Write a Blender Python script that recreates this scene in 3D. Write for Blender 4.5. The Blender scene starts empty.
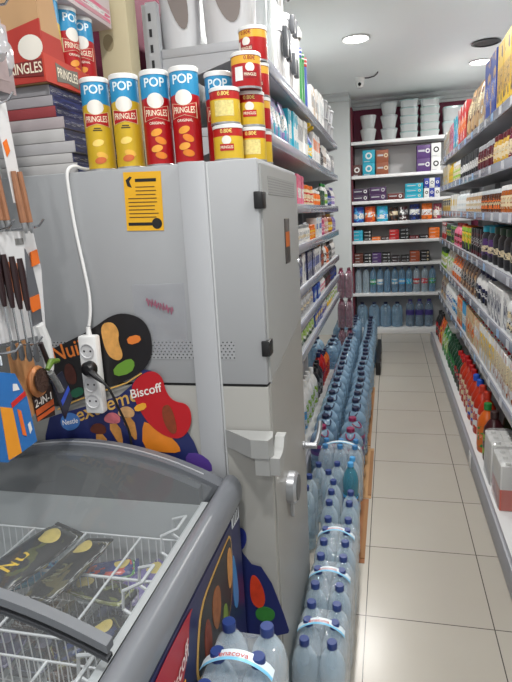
import bpy, bmesh, math, random
from mathutils import Matrix, Vector
S = bpy.context.scene
COL = S.collection
R_ = math.radians
PI = math.pi

# ------------------------------------------------------------------ camera, world, lamps, exposure
F_PX, YAW, PITCH, ROLL, EYE = 553.016, 0.241957, 0.220778, -0.0550525, 1.6
def camera():
    cy, sy, cp, sp = math.cos(YAW), math.sin(YAW), math.cos(PITCH), math.sin(PITCH)
    Rz = Matrix(((cy, sy, 0), (-sy, cy, 0), (0, 0, 1)))
    B = Matrix(((1, 0, 0), (0, -sp, -cp), (0, cp, -sp))) @ Rz
    cr, sr = math.cos(ROLL), math.sin(ROLL)
    A = Matrix(((cr, -sr, 0), (sr, cr, 0), (0, 0, 1))) @ B          # rows: right, down, forward
    r, d, f = A[0], A[1], A[2]
    m = Matrix(((r[0], -d[0], -f[0], 0), (r[1], -d[1], -f[1], 0), (r[2], -d[2], -f[2], EYE), (0, 0, 0, 1)))
    cam = bpy.data.cameras.new('camera'); o = bpy.data.objects.new('camera', cam); COL.objects.link(o)
    o.matrix_world = m
    cam.sensor_fit = 'HORIZONTAL'; cam.sensor_width = 36; cam.lens = F_PX * 36 / 512
    cam.clip_start = .02
    S.camera = o
camera()
S.view_settings.view_transform = 'Standard'
S.view_settings.look = 'None'
S.view_settings.gamma = 1
S.view_settings.use_curve_mapping = False
S.view_settings.exposure = 0.0
S.cycles.transparent_max_bounces = 24
S.cycles.max_bounces = 8
w = bpy.data.worlds.new('world'); S.world = w; w.use_nodes = True
bg = w.node_tree.nodes['Background']; bg.inputs[0].default_value = (.96, .975, 1, 1); bg.inputs[1].default_value = .66
CEIL = 3.0
LAMP_W = 25
LAMPS = [(-.265, 5.1), (.9, 6.4), (-.265, 2.7), (.8, 3.9), (-.265, .4), (.8, 1.2), (-.265, -1.6)]

# ------------------------------------------------------------------ colours and materials
def lin(c):
    return tuple(((v / 255) / 12.92 if v / 255 <= .04045 else ((v / 255 + .055) / 1.055) ** 2.4) for v in c)
PAL = dict(white=(226, 226, 224), cream=(222, 206, 170), grey=(150, 152, 154), dark=(38, 38, 42), black=(20, 20, 22), red=(190, 30, 32),
    blue=(38, 70, 160), navy=(28, 34, 78), sky=(70, 160, 215), teal=(30, 160, 185), green=(40, 130, 60), dkgreen=(22, 62, 38), lime=(140, 180, 50),
    yellow=(232, 192, 40), orange=(226, 112, 34), brown=(92, 54, 36), kraft=(186, 146, 100), purple=(84, 52, 112), violet=(110, 100, 170), pink=(220, 110, 140),
    magenta=(170, 40, 96), wine=(96, 28, 40), silver=(186, 188, 192), tan=(196, 160, 116), amber=(170, 90, 30), maroon=(105, 22, 52), rust=(160, 76, 44),
    lilac=(150, 130, 180), beige=(210, 196, 170), gold=(206, 164, 70), clear=(205, 212, 214))
def C(c):
    if isinstance(c, str): c = PAL[c]
    return lin(c)
MC = {}
def newmat(key):
    m = bpy.data.materials.new(str(key)[:50]); m.use_nodes = True
    return m, m.node_tree.nodes, m.node_tree.links, m.node_tree.nodes['Principled BSDF']
def mat(c, rough=.5, metal=0., noise=0., nscale=6., bump=0., spec=.5, emit=0):
    key = ('m', c, rough, metal, noise, nscale, bump, spec, emit)
    if key in MC: return MC[key]
    m, n, l, b = newmat(key)
    col = C(c) + (1,)
    b.inputs['Base Color'].default_value = col
    b.inputs['Roughness'].default_value = rough; b.inputs['Metallic'].default_value = metal
    b.inputs['Specular IOR Level'].default_value = spec
    if emit:
        b.inputs['Emission Color'].default_value = (1, .97, .93, 1); b.inputs['Emission Strength'].default_value = emit
    if noise or bump:
        tc = n.new('ShaderNodeTexCoord'); nz = n.new('ShaderNodeTexNoise'); nz.inputs['Scale'].default_value = nscale; nz.inputs['Detail'].default_value = 4
        l.new(tc.outputs['Object'], nz.inputs['Vector'])
        if noise:
            mx = n.new('ShaderNodeMix'); mx.data_type = 'RGBA'
            mx.inputs['A'].default_value = tuple(v * (1 - noise) for v in col[:3]) + (1,)
            mx.inputs['B'].default_value = tuple(min(1, v * (1 + noise)) for v in col[:3]) + (1,)
            l.new(nz.outputs['Fac'], mx.inputs['Factor']); l.new(mx.outputs['Result'], b.inputs['Base Color'])
        if bump:
            bp = n.new('ShaderNodeBump'); bp.inputs['Strength'].default_value = bump; bp.inputs['Distance'].default_value = .01
            l.new(nz.outputs['Fac'], bp.inputs['Height']); l.new(bp.outputs['Normal'], b.inputs['Normal'])
    MC[key] = m; return m
def mth(n, l, op, a, b=None):
    x = n.new('ShaderNodeMath'); x.operation = op
    for i, v in enumerate((a, b)):
        if v is None: continue
        if isinstance(v, (int, float)): x.inputs[i].default_value = v
        else: l.new(v, x.inputs[i])
    return x.outputs[0]
def mixc(n, l, f, a, b):
    x = n.new('ShaderNodeMix'); x.data_type = 'RGBA'
    if isinstance(f, (int, float)): x.inputs['Factor'].default_value = f
    else: l.new(f, x.inputs['Factor'])
    for k, v in (('A', a), ('B', b)):
        if isinstance(v, tuple): x.inputs[k].default_value = v[:3] + (1,)
        else: l.new(v, x.inputs[k])
    return x.outputs['Result']
def pm(c1, c2, c3, seed=0, rough=.4):
    """printed packaging: a band, blobs of picture and lines of small print on a base colour"""
    key = ('p', c1, c2, c3, seed, rough)
    if key in MC: return MC[key]
    m, n, l, b = newmat(key)
    rng = random.Random(hash((str(c1), str(c2), str(c3), seed)) % 1000 if False else seed * 7 + len(str(c1)) * 3 + len(str(c2)))
    tc = n.new('ShaderNodeTexCoord'); sp = n.new('ShaderNodeSeparateXYZ'); l.new(tc.outputs['Generated'], sp.inputs[0])
    mp = n.new('ShaderNodeMapping'); mp.inputs['Location'].default_value = (seed * 3.1, seed * 1.7, seed * .9); mp.inputs['Scale'].default_value = (2.2, 2.2, 3)
    l.new(tc.outputs['Generated'], mp.inputs[0])
    nz = n.new('ShaderNodeTexNoise'); nz.inputs['Scale'].default_value = 1.6; nz.inputs['Detail'].default_value = 1.5; l.new(mp.outputs[0], nz.inputs['Vector'])
    mp2 = n.new('ShaderNodeMapping'); mp2.inputs['Scale'].default_value = (9, 9, 34); mp2.inputs['Location'].default_value = (seed, 0, seed); l.new(tc.outputs['Generated'], mp2.inputs[0])
    nz2 = n.new('ShaderNodeTexNoise'); nz2.inputs['Scale'].default_value = 1; nz2.inputs['Detail'].default_value = 0; l.new(mp2.outputs[0], nz2.inputs['Vector'])
    lo = .2 + .25 * rng.random(); hi = lo + .25 + .2 * rng.random()
    band = mth(n, l, 'MULTIPLY', mth(n, l, 'GREATER_THAN', sp.outputs[2], lo), mth(n, l, 'LESS_THAN', sp.outputs[2], hi))
    c = mixc(n, l, band, C(c1), C(c2))
    blob = mth(n, l, 'GREATER_THAN', nz.outputs['Fac'], .57)
    c = mixc(n, l, blob, c, C(c3))
    dark = tuple(v * .25 for v in C(c1)) if sum(C(c2)) > .9 else (.75, .75, .75)
    ln = mth(n, l, 'MULTIPLY', mth(n, l, 'GREATER_THAN', nz2.outputs['Fac'], .6), mth(n, l, 'GREATER_THAN', sp.outputs[2], lo + .03))
    ln = mth(n, l, 'MULTIPLY', ln, mth(n, l, 'LESS_THAN', sp.outputs[2], hi - .03))
    c = mixc(n, l, mth(n, l, 'MULTIPLY', ln, .55), c, dark)
    l.new(c, b.inputs['Base Color']); b.inputs['Roughness'].default_value = rough
    MC[key] = m; return m
def film(tint, body, fac=.4, rough=.12, bump=0., nscale=30., edge=.45):
    """see-through plastic or glass: part clear, part pale surface with a gloss"""
    key = ('f', tint, body, fac, rough, bump, nscale, edge)
    if key in MC: return MC[key]
    m, n, l, b = newmat(key)
    b.inputs['Base Color'].default_value = C(body) + (1,); b.inputs['Roughness'].default_value = rough
    t = n.new('ShaderNodeBsdfTransparent'); t.inputs[0].default_value = C(tint) + (1,)
    mx = n.new('ShaderNodeMixShader')
    lw = n.new('ShaderNodeLayerWeight'); lw.inputs['Blend'].default_value = .5
    f = mth(n, l, 'ADD', mth(n, l, 'MULTIPLY', lw.outputs['Facing'], edge), fac)
    f.node.use_clamp = True
    l.new(f, mx.inputs[0]); l.new(t.outputs[0], mx.inputs[1]); l.new(b.outputs[0], mx.inputs[2])
    gl = n.new('ShaderNodeBsdfGlossy'); gl.inputs['Roughness'].default_value = rough
    m2 = n.new('ShaderNodeMixShader'); l.new(mth(n, l, 'ADD', mth(n, l, 'MULTIPLY', mth(n, l, 'POWER', lw.outputs['Facing'], 3.0), .35), .035), m2.inputs[0]); l.new(mx.outputs[0], m2.inputs[1]); l.new(gl.outputs[0], m2.inputs[2])
    l.new(m2.outputs[0], n['Material Output'].inputs['Surface'])
    if bump:
        tc = n.new('ShaderNodeTexCoord'); nz = n.new('ShaderNodeTexNoise'); nz.inputs['Scale'].default_value = nscale
        l.new(tc.outputs['Object'], nz.inputs['Vector'])
        bp = n.new('ShaderNodeBump'); bp.inputs['Strength'].default_value = bump; bp.inputs['Distance'].default_value = .01
        l.new(nz.outputs['Fac'], bp.inputs['Height']); l.new(bp.outputs['Normal'], b.inputs['Normal']); l.new(bp.outputs['Normal'], gl.inputs['Normal'])
    MC[key] = m; return m
def zones(cuts, rough=.35, wave=0.):
    """horizontal colour zones by height (0..1): [(top of zone, colour), ...]"""
    key = ('z', tuple(cuts), rough, wave)
    if key in MC: return MC[key]
    m, n, l, b = newmat(key)
    tc = n.new('ShaderNodeTexCoord'); sp = n.new('ShaderNodeSeparateXYZ'); l.new(tc.outputs['Generated'], sp.inputs[0])
    z = sp.outputs[2]
    if wave:
        z = mth(n, l, 'ADD', z, mth(n, l, 'MULTIPLY', mth(n, l, 'ABSOLUTE', mth(n, l, 'SUBTRACT', sp.outputs[0], .5)), wave))
    c = C(cuts[0][1])
    for (t0, _), (_, c1) in zip(cuts[:-1], cuts[1:]):
        c = mixc(n, l, mth(n, l, 'GREATER_THAN', z, t0), c, C(c1))
    if isinstance(c, tuple): b.inputs['Base Color'].default_value = c[:3] + (1,)
    else: l.new(c, b.inputs['Base Color'])
    b.inputs['Roughness'].default_value = rough
    MC[key] = m; return m

# ------------------------------------------------------------------ mesh builder
def curve(P, k=5):
    P = [Vector(p) for p in P]; out = []
    for i in range(len(P) - 1):
        a, b, c, d = P[max(i - 1, 0)], P[i], P[i + 1], P[min(i + 2, len(P) - 1)]
        for j in range(k):
            t = j / k
            out.append(.5 * ((2 * b) + (c - a) * t + (2 * a - 5 * b + 4 * c - d) * t * t + (3 * b - a - 3 * c + d) * t ** 3))
    return out + [P[-1]]
class MB:
    def __init__(s): s.v = []; s.f = []
    def add(s, vs, fs):
        k = len(s.v); s.v += [tuple(p) for p in vs]; s.f += [tuple(i + k for i in f) for f in fs]; return s
    def box(s, x0, x1, y0, y1, z0, z1, b=0.):
        if b <= 0:
            vs = [(x, y, z) for x in (x0, x1) for y in (y0, y1) for z in (z0, z1)]
            return s.add(vs, [(0, 1, 3, 2), (4, 6, 7, 5), (0, 4, 5, 1), (2, 3, 7, 6), (0, 2, 6, 4), (1, 5, 7, 3)])
        b = min(b, (x1 - x0) * .45, (y1 - y0) * .45, (z1 - z0) * .45)
        bm = bmesh.new(); bmesh.ops.create_cube(bm, size=1)
        for v in bm.verts: v.co = Vector(((x0 + x1) / 2 + v.co.x * (x1 - x0), (y0 + y1) / 2 + v.co.y * (y1 - y0), (z0 + z1) / 2 + v.co.z * (z1 - z0)))
        bmesh.ops.bevel(bm, geom=bm.edges[:], offset=b, segments=2, affect='EDGES', profile=.5)
        bm.verts.index_update()
        s.add([v.co for v in bm.verts], [[v.index for v in f.verts] for f in bm.faces]); bm.free(); return s
    def lathe(s, prof, n=16, x=0, y=0, z=0, axis='z', sx=1, sy=1):
        vs = []; fs = []; rows = []
        for r, h in prof:
            if r < 1e-6: rows.append([len(vs)]); vs.append((0, 0, h))
            else:
                rows.append(list(range(len(vs), len(vs) + n)))
                vs += [(r * math.cos(2 * PI * i / n) * sx, r * math.sin(2 * PI * i / n) * sy, h) for i in range(n)]
        for a, b in zip(rows[:-1], rows[1:]):
            for i in range(n):
                j = (i + 1) % n
                q = [a[i % len(a)], a[j % len(a)], b[j % len(b)], b[i % len(b)]]
                q = list(dict.fromkeys(q))
                if len(q) > 2: fs.append(q)
        if axis == 'x': vs = [(p[2], p[0], p[1]) for p in vs]
        if axis == 'y': vs = [(p[0], p[2], p[1]) for p in vs]
        return s.add([(p[0] + x, p[1] + y, p[2] + z) for p in vs], fs)
    def tube(s, path, r=.004, n=8, cap=True):
        P = [Vector(p) for p in path]; vs = []; fs = []; m = len(P); up = None
        for i, p in enumerate(P):
            t = (P[min(i + 1, m - 1)] - P[max(i - 1, 0)]).normalized()
            if up is None:
                up = Vector((0, 0, 1)) if abs(t.z) < .9 else Vector((1, 0, 0))
            a = (up - t * up.dot(t)).normalized(); up = a; b = t.cross(a)
            rr = r[i] if isinstance(r, (list, tuple)) else r
            vs += [p + a * rr * math.cos(2 * PI * k / n) + b * rr * math.sin(2 * PI * k / n) for k in range(n)]
        for i in range(m - 1):
            for k in range(n):
                q = (k + 1) % n; fs.append((i * n + k, i * n + q, (i + 1) * n + q, (i + 1) * n + k))
        if cap: fs += [tuple(range(n))[::-1], tuple(range((m - 1) * n, m * n))]
        return s.add(vs, fs)
    def prism(s, poly, a, b, plane='xz'):
        """2-D polygon given thickness from a to b along the third axis"""
        n = len(poly)
        def P(u, v, w): return {'xz': (u, w, v), 'yz': (w, u, v), 'xy': (u, v, w)}[plane]
        vs = [P(u, v, a) for u, v in poly] + [P(u, v, b) for u, v in poly]
        return s.add(vs, [tuple(range(n)), tuple(range(n, 2 * n))[::-1]] + [(i, (i + 1) % n, n + (i + 1) % n, n + i) for i in range(n)])
    def loft(s, secs, n=16, e=.5):
        """closed stack of rounded cross-sections (hx, hy, z[, dx, dy])"""
        vs = []; fs = []
        for q in secs:
            hx, hy, z = q[:3]; dx, dy = (q[3], q[4]) if len(q) > 3 else (0, 0)
            for i in range(n):
                t = 2 * PI * (i + .5) / n; c, si = math.cos(t), math.sin(t)
                vs.append((hx * math.copysign(abs(c) ** e, c) + dx, hy * math.copysign(abs(si) ** e, si) + dy, z))
        for k in range(len(secs) - 1):
            for i in range(n):
                j = (i + 1) % n; fs.append((k * n + i, k * n + j, (k + 1) * n + j, (k + 1) * n + i))
        fs += [tuple(range(n))[::-1], tuple(range((len(secs) - 1) * n, len(secs) * n))]
        return s.add(vs, fs)
    def ell(s, cx, cy, a, b, rot=0, n=24, z=0, rings=4):
        """flat ellipse in the local xy plane (rings so it can be wrapped)"""
        vs = [(cx, cy, z)]; fs = []; c, si = math.cos(rot), math.sin(rot)
        for k in range(1, rings + 1):
            for i in range(n):
                t = 2 * PI * i / n; x, y = a * k / rings * math.cos(t), b * k / rings * math.sin(t)
                vs.append((cx + x * c - y * si, cy + x * si + y * c, z))
        for i in range(n): fs.append((0, 1 + i, 1 + (i + 1) % n))
        for k in range(rings - 1):
            for i in range(n):
                j = (i + 1) % n; fs.append((1 + k * n + i, 1 + (k + 1) * n + i, 1 + (k + 1) * n + j, 1 + k * n + j))
        return s.add(vs, fs)
    def grid(s, fn, nu, nv):
        vs = [fn(i / nu, j / nv) for j in range(nv + 1) for i in range(nu + 1)]
        return s.add(vs, [(j * (nu + 1) + i, j * (nu + 1) + i + 1, (j + 1) * (nu + 1) + i + 1, (j + 1) * (nu + 1) + i) for j in range(nv) for i in range(nu)])
    def xf(s, fn): s.v = [tuple(fn(*p)) for p in s.v]; return s
    def mesh(s, name, smooth=True, ang=35):
        me = bpy.data.meshes.new(name); me.from_pydata(s.v, [], s.f); me.validate(); me.update()
        bm = bmesh.new(); bm.from_mesh(me); bmesh.ops.recalc_face_normals(bm, faces=bm.faces[:]); bm.to_mesh(me); bm.free()
        if smooth:
            me.polygons.foreach_set('use_smooth', [True] * len(me.polygons)); me.set_sharp_from_angle(angle=R_(ang))
        return me
def obj(name, mb, m, parent=None, smooth=True, loc=None):
    me = mb.mesh(name, smooth) if isinstance(mb, MB) else mb
    if m is not None and not me.materials: me.materials.append(m)
    o = bpy.data.objects.new(name, me); COL.objects.link(o)
    if parent is not None: o.parent = parent
    if loc: o.location = loc
    return o
def tag(o, label=None, cat=None, group=None, kind=None):
    for k, v in (('label', label), ('category', cat), ('group', group), ('kind', kind)):
        if v: o[k] = v
    return o
def thing(name, label=None, cat=None, loc=(0, 0, 0), rz=0, group=None):
    o = bpy.data.objects.new(name, None); COL.objects.link(o); o.empty_display_size = .05
    o.location = loc; o.rotation_euler = (0, 0, rz)
    return tag(o, label, cat, group)
def struct(name, mb, m, smooth=False):
    return tag(obj(name, mb, m, None, smooth), kind='structure')
def dup(root):
    r = root.copy(); COL.objects.link(r)
    def kids(a, b):
        for ch in list(a.children):
            c = ch.copy(); COL.objects.link(c); c.parent = b; kids(ch, c)
    kids(root, r); return r
TX = {}
def text(s, size=1., bold=0.):
    """lettering as a flat mesh in the xy plane, centred, cap height about 0.7*size"""
    key = (s, bold)
    if key not in TX:
        cu = bpy.data.curves.new('lettering', 'FONT'); cu.body = s; cu.size = 1; cu.align_x = 'CENTER'; cu.align_y = 'CENTER'; cu.offset = bold; cu.resolution_u = 3
        o = bpy.data.objects.new('lettering', cu); COL.objects.link(o)
        dg = bpy.context.evaluated_depsgraph_get(); me = o.evaluated_get(dg).to_mesh()
        TX[key] = ([tuple(v.co) for v in me.vertices], [tuple(p.vertices) for p in me.polygons])
        bpy.data.objects.remove(o); bpy.data.curves.remove(cu)
    v, f = TX[key]; return MB().add([(p[0] * size, p[1] * size, 0) for p in v], f)
def wrap(mb, r, z0):
    """bend a flat drawing round a cylinder's side facing -y"""
    return mb.xf(lambda x, y, z: (r * math.sin(x / r), -r * math.cos(x / r), z0 + y))

ORD = 'first second third fourth fifth sixth seventh eighth ninth tenth eleventh twelfth thirteenth fourteenth fifteenth sixteenth seventeenth eighteenth nineteenth twentieth'.split()
TENS = {20: 'twenty', 30: 'thirty', 40: 'forty', 50: 'fifty', 60: 'sixty'}
def ordinal(n):
    if n <= 20: return ORD[n - 1]
    t, u = n // 10 * 10, n % 10
    return TENS[t][:-1] + 'ieth' if u == 0 else TENS[t] + '-' + ORD[u - 1]

# ------------------------------------------------------------------ the setting
def tile_mat():
    m, n, l, b = newmat('floor_tiles')
    tc = n.new('ShaderNodeTexCoord'); sp = n.new('ShaderNodeSeparateXYZ'); l.new(tc.outputs['Object'], sp.inputs[0])
    def cell(o, off):
        a = mth(n, l, 'DIVIDE', mth(n, l, 'ADD', o, off), .48705)
        fr = mth(n, l, 'FRACT', a); d = mth(n, l, 'MINIMUM', fr, mth(n, l, 'SUBTRACT', 1.0, fr))
        return d, mth(n, l, 'FLOOR', a)
    dx, fx = cell(sp.outputs[0], .09189 + .48705 * 20); dy, fy = cell(sp.outputs[1], -1.9753 + .48705 * 20)
    g = mth(n, l, 'LESS_THAN', mth(n, l, 'MINIMUM', dx, dy), .0042)
    cb = n.new('ShaderNodeCombineXYZ'); l.new(fx, cb.inputs[0]); l.new(fy, cb.inputs[1])
    wn = n.new('ShaderNodeTexWhiteNoise'); l.new(cb.outputs[0], wn.inputs['Vector'])
    nz = n.new('ShaderNodeTexNoise'); nz.inputs['Scale'].default_value = 3; nz.inputs['Detail'].default_value = 5; l.new(tc.outputs['Object'], nz.inputs['Vector'])
    c = mixc(n, l, nz.outputs['Fac'], C((180, 173, 162)), C((188, 182, 171)))
    c = mixc(n, l, mth(n, l, 'MULTIPLY', wn.outputs['Value'], .25), c, C((172, 165, 154)))
    c = mixc(n, l, g, c, C((78, 74, 70)))
    l.new(c, b.inputs['Base Color']); b.inputs['Roughness'].default_value = .24
    return m
X0, X1, YB = -.92, 1.5, 7.86
NEARX = -1.42
struct('floor', MB().box(NEARX - .1, X1 + .1, -2.5, YB + .1, -.1, 0), tile_mat())
white_wall = mat((204, 208, 208), .7, noise=.03, nscale=2)
mag = mat((106, 20, 54), .6, noise=.05, nscale=2)
struct('ceiling', MB().box(NEARX - .1, X1 + .1, -2.5, YB + .1, CEIL, CEIL + .1), mat((236, 241, 241), .8, noise=.015, nscale=1.5))
struct('wall_back', MB().box(-.47, X1 + .1, YB, YB + .1, 0, CEIL), mag)
struct('wall_left', MB().box(X0 - .1, X0, 2.75, YB, 0, CEIL), white_wall)
struct('wall_panel', MB().box(X0 - .1, X0, 2.12, 2.75, 0, CEIL), mag)
struct('wall_partition', MB().box(NEARX, X0, 2.06, 2.12, 0, CEIL), mag)
struct('wall_side', MB().box(NEARX - .1, NEARX, .3, 2.12, 0, CEIL), white_wall)
struct('wall_right', MB().box(X1, X1 + .1, -2.5, YB, 0, CEIL), white_wall)
struct('wall_corner', MB().box(X0, -.47, 7.3, YB + .1, 0, CEIL), white_wall)
# cornice: a stepped moulding along the end wall, and a white band of wall under it
prof = [(0, 3.0), (-.09, 3.0), (-.085, 2.975), (-.05, 2.955), (-.045, 2.92), (0, 2.91)]
struct('trim_1', MB().prism([(YB + y, z) for y, z in prof], -.47, X1, 'yz'), white_wall)
struct('trim_2', MB().prism([(7.3 + y, z) for y, z in prof], X0, -.47, 'yz'), white_wall)
struct('trim_3', MB().box(-.47, X1, YB - .02, YB, 2.885, 2.92), white_wall)
# ceiling lamps, speaker grille, dome camera
def downlight(x, y, label, group):
    t = thing('ceiling_downlight', label, 'ceiling light', (x, y, CEIL), 0, group)
    obj('trim_ring', MB().lathe([(.1, 0), (.115, -.004), (.118, -.012), (.11, -.016), (.1, -.012), (.1, -.002)], 28), mat('white', .4), t)
    obj('light_disc', MB().lathe([(0, -.009), (.1, -.009), (.1, -.006), (0, -.006)], 28), mat('white', .4, emit=30), t)
    la = bpy.data.lights.new('downlight_lamp', 'AREA'); la.shape = 'DISK'; la.size = .19; la.energy = LAMP_W; la.color = (1, .985, .955)
    o = bpy.data.objects.new('downlight_lamp', la); COL.objects.link(o); o.location = (x, y, CEIL - .02)
    return t
LL = ['lit round ceiling downlight over the middle of the aisle', 'lit round ceiling downlight over the grocery rack, beside the dark speaker']
for i, (x, y) in enumerate(LAMPS):
    downlight(x, y, LL[i] if i < 2 else 'round ceiling downlight over the aisle, before the lit pair', 'ceiling downlights' if i < 2 else 'ceiling downlights out of view')
t = thing('ceiling_speaker', 'dark round speaker grille set in the white ceiling', 'speaker', (.84, 5.7, CEIL))
obj('speaker_rim', MB().lathe([(.1, 0), (.12, -.004), (.125, -.012), (.105, -.018), (.1, -.01)], 28), mat('dark', .4), t)
obj('speaker_grille', MB().lathe([(0, -.012), (.06, -.011), (.1, -.007), (.1, -.002), (0, -.002)], 28), mat((60, 58, 58), .6, noise=.4, nscale=150), t)
t = thing('dome_camera', 'white dome security camera hanging from the ceiling by the end wall', 'camera', (-.304, 6.55, CEIL))
obj('camera_base', MB().lathe([(0, 0), (.05, 0), (.052, -.015), (.045, -.03), (0, -.03)], 20), mat('white', .35), t)
obj('camera_dome', MB().lathe([(.042, -.03), (.046, -.05), (.044, -.075), (.03, -.1), (0, -.108)], 20), mat('white', .25), t)
obj('camera_lens', MB().lathe([(0, 0), (.018, 0), (.018, -.014), (0, -.018)], 16, axis='y', y=-.034, z=-.072), mat('black', .1), t)
c = obj('camera_cable', MB().tube([(-.25, 6.55, CEIL - .008), (-.21, 6.54, CEIL - .012), (-.15, 6.5, CEIL - .01), (-.12, 6.42, CEIL - .006), (-.11, 6.35, CEIL - .006)], .006), mat('dark', .5))
tag(c, 'thin dark cable running along the ceiling from the dome camera', 'cable')

# ------------------------------------------------------------------ shelving
steel = mat((182, 184, 188), .45, noise=.03)
strip_m = film((215, 220, 235), (152, 155, 168), .72, .16)
strip_m2 = mat((214, 216, 218), .35)
def price_strip(p, x0, x1, y0, y1, z0, z1, m): obj('price_strip', MB().box(x0, x1, y0, y1, z0, z1, .004), m, p)
def side_rack(name, label, xf, xb, y0, y1, tops, base_x, base_z, top_z, sgn, thick, lip):
    """wall rack along the aisle; sgn +1 faces +x, -1 faces -x"""
    t = thing(name, label, 'shelving rack', (0, 0, 0))
    lo, hi = sorted((xb, xb + sgn * .02))
    obj('back_panel', MB().box(lo, hi, y0, y1, .02, top_z), mat((188, 189, 190), .5), t)
    yy = y0
    k = max(2, round((y1 - y0) / 1.0))
    for i in range(k + 1):
        y = y0 + (y1 - y0) * i / k
        a, b = sorted((xb + sgn * .021, xb + sgn * .06)); u = MB().box(a, b, y - .016, y + .016, .0, top_z)
        up = obj('upright', u, steel, t)
    if True:   # the slotted face of the end post
        y = y0 - .0165
        q = MB()
        for j in range(int(top_z / .05)):
            q.box(xb + sgn * .034 - .005, xb + sgn * .034 + .005, y - .001, y + .001, .03 + j * .05, .055 + j * .05)
        tag(obj('post_slot_pattern', q, mat('dark', .6), t), kind='stuff')
    for z in tops:
        a, b = sorted((xb + sgn * .062, xf - sgn * .012))
        sh = obj('shelf', MB().box(a, b, y0, y1, z - thick, z, .002), steel, t)
        a, b = sorted((xf - sgn * .011, xf)); price_strip(sh, a, b, y0, y1, z - lip, z + .004, strip_m)
        if sgn < 0:
            for y in [2.3 + .31 * k + .11 * math.sin(k * 7 + z * 9) for k in range(15)]:
                obj('price_label', MB().box(xf - .0018, xf - .0004, y - .034, y + .034, z - lip + .006, z - .002), mat((206, 208, 214) if int(y * 10 + z * 10) % 4 else (150, 184, 222), .35), sh)
        for y in (y0 + .003, y1 - .003):
            xs = (xb + sgn * .062, xf - sgn * .013)
            q = obj('bracket', MB().prism([(xs[0], z - thick - .001), (xs[1], z - thick - .001), (xs[1], z - thick - .012), (xs[0], z - .13)], y - .002, y + .002, 'xz'), steel, sh)
    a, b = sorted((xb + sgn * .062, base_x - sgn * .014))
    d = obj('base_deck', MB().box(a, b, y0, y1, .0, base_z, .003), mat((222, 222, 222), .4), t)
    a, b = sorted((base_x - sgn * .013, base_x + sgn * .012)); obj('kick_plate', MB().box(a, b, y0, y1, 0, base_z + .012, .01), mat((150, 151, 158), .35), d)
    return t
LT = [2.19, 1.92, 1.65, 1.44, 1.21, 1.03, .86]
RT = [2.10, 1.815, 1.55, 1.245, .94, .6]
LX, RX = -.45, .57
side_rack('toiletries_rack', 'long pale metal shelving rack behind the grey locker, along the magenta wall', LX, -.84, 2.0, 5.25, LT, -.5, .1, 2.34, 1, .03, .045)
side_rack('grocery_rack', 'long pale metal shelving rack of groceries opposite the grey locker', RX, 1.06, 1.2, 6.9, RT, .5, .11, 2.3, -1, .03, .05)
def tag_clip(x, y, z, sgn): pass
# end-wall unit
BT = [2.44, 2.03, 1.715, 1.45, 1.215, .925, .53]
t = thing('end_wall_shelving', 'white shelving unit across the end wall with a dark red side panel', 'shelving unit')
obj('back_panel', MB().box(-.44, 1.04, 7.81, 7.83, .02, 2.405), mat((196, 196, 196), .5), t)
obj('side_panel', MB().box(-.466, -.446, 7.43, 7.83, 0, 2.86), mat((104, 26, 44), .5), t)
for z in BT:
    sh = obj('shelf', MB().box(-.444, 1.04, 7.412, 7.80, z - .028, z, .002), mat((226, 226, 226), .4), t)
    price_strip(sh, -.462, 1.04, 7.40, 7.411, z - .036, z + .004, mat((232, 232, 232), .3))
obj('base_deck', MB().box(-.444, 1.04, 7.36, 7.80, .0, .07, .003), mat((226, 226, 226), .4), t)

# ------------------------------------------------------------------ kinds of goods (each built once, then copied)
PROTO = {}
def proto(key, name, build):
    if key not in PROTO:
        r = thing(name); build(r); PROTO[key] = [r, False]
    e = PROTO[key]
    if not e[1]: e[1] = True; return e[0]
    return dup(e[0])
def g_box(name, w_, d, h, c1, c2, c3, seed=0):
    def b(r):
        obj('carton', MB().box(-w_ / 2, w_ / 2, -d / 2 + .0015, d / 2, 0, h, .002), mat(c1, .5), r)
        obj('printed_panel', MB().box(-w_ / 2 + .004, w_ / 2 - .004, -d / 2, -d / 2 + .0013, .004, h - .004), pm(c1, c2, c3, seed), r)
    return proto(('box', name, w_, d, h, c1, c2, c3, seed), name, b)
def g_bottle(name, r0, h, cb, cc, cl, seed=0, glass=False, flat=1.):
    def b(r):
        cr = max(.011, r0 * .42); nh = h * .13
        m = film(cb, cb, .6, .1) if glass else mat(cb, .3)
        obj('bottle_body', MB().lathe([(0, 0), (r0 * .9, 0), (r0, h * .03), (r0, h * .58), (r0 * .93, h * .68), (r0 * .6, h * .79), (cr * .85, h * .85), (cr * .85, h * .88), (0, h * .88)], 14, sy=flat), m, r)
        obj('bottle_cap', MB().lathe([(0, h), (cr * .9, h), (cr, h - .003), (cr, h - nh), (0, h - nh)], 12), mat(cc, .35), r)
        obj('bottle_label', MB().lathe([(r0 + .0008, h * .12), (r0 + .001, h * .13), (r0 + .001, h * .54), (r0 + .0008, h * .55)], 14, sy=flat + .01), pm(cl, cb if not glass else 'white', cc, seed), r)
    return proto(('bottle', name, r0, h, cb, cc, cl, seed, glass, flat), name, b)
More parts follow.
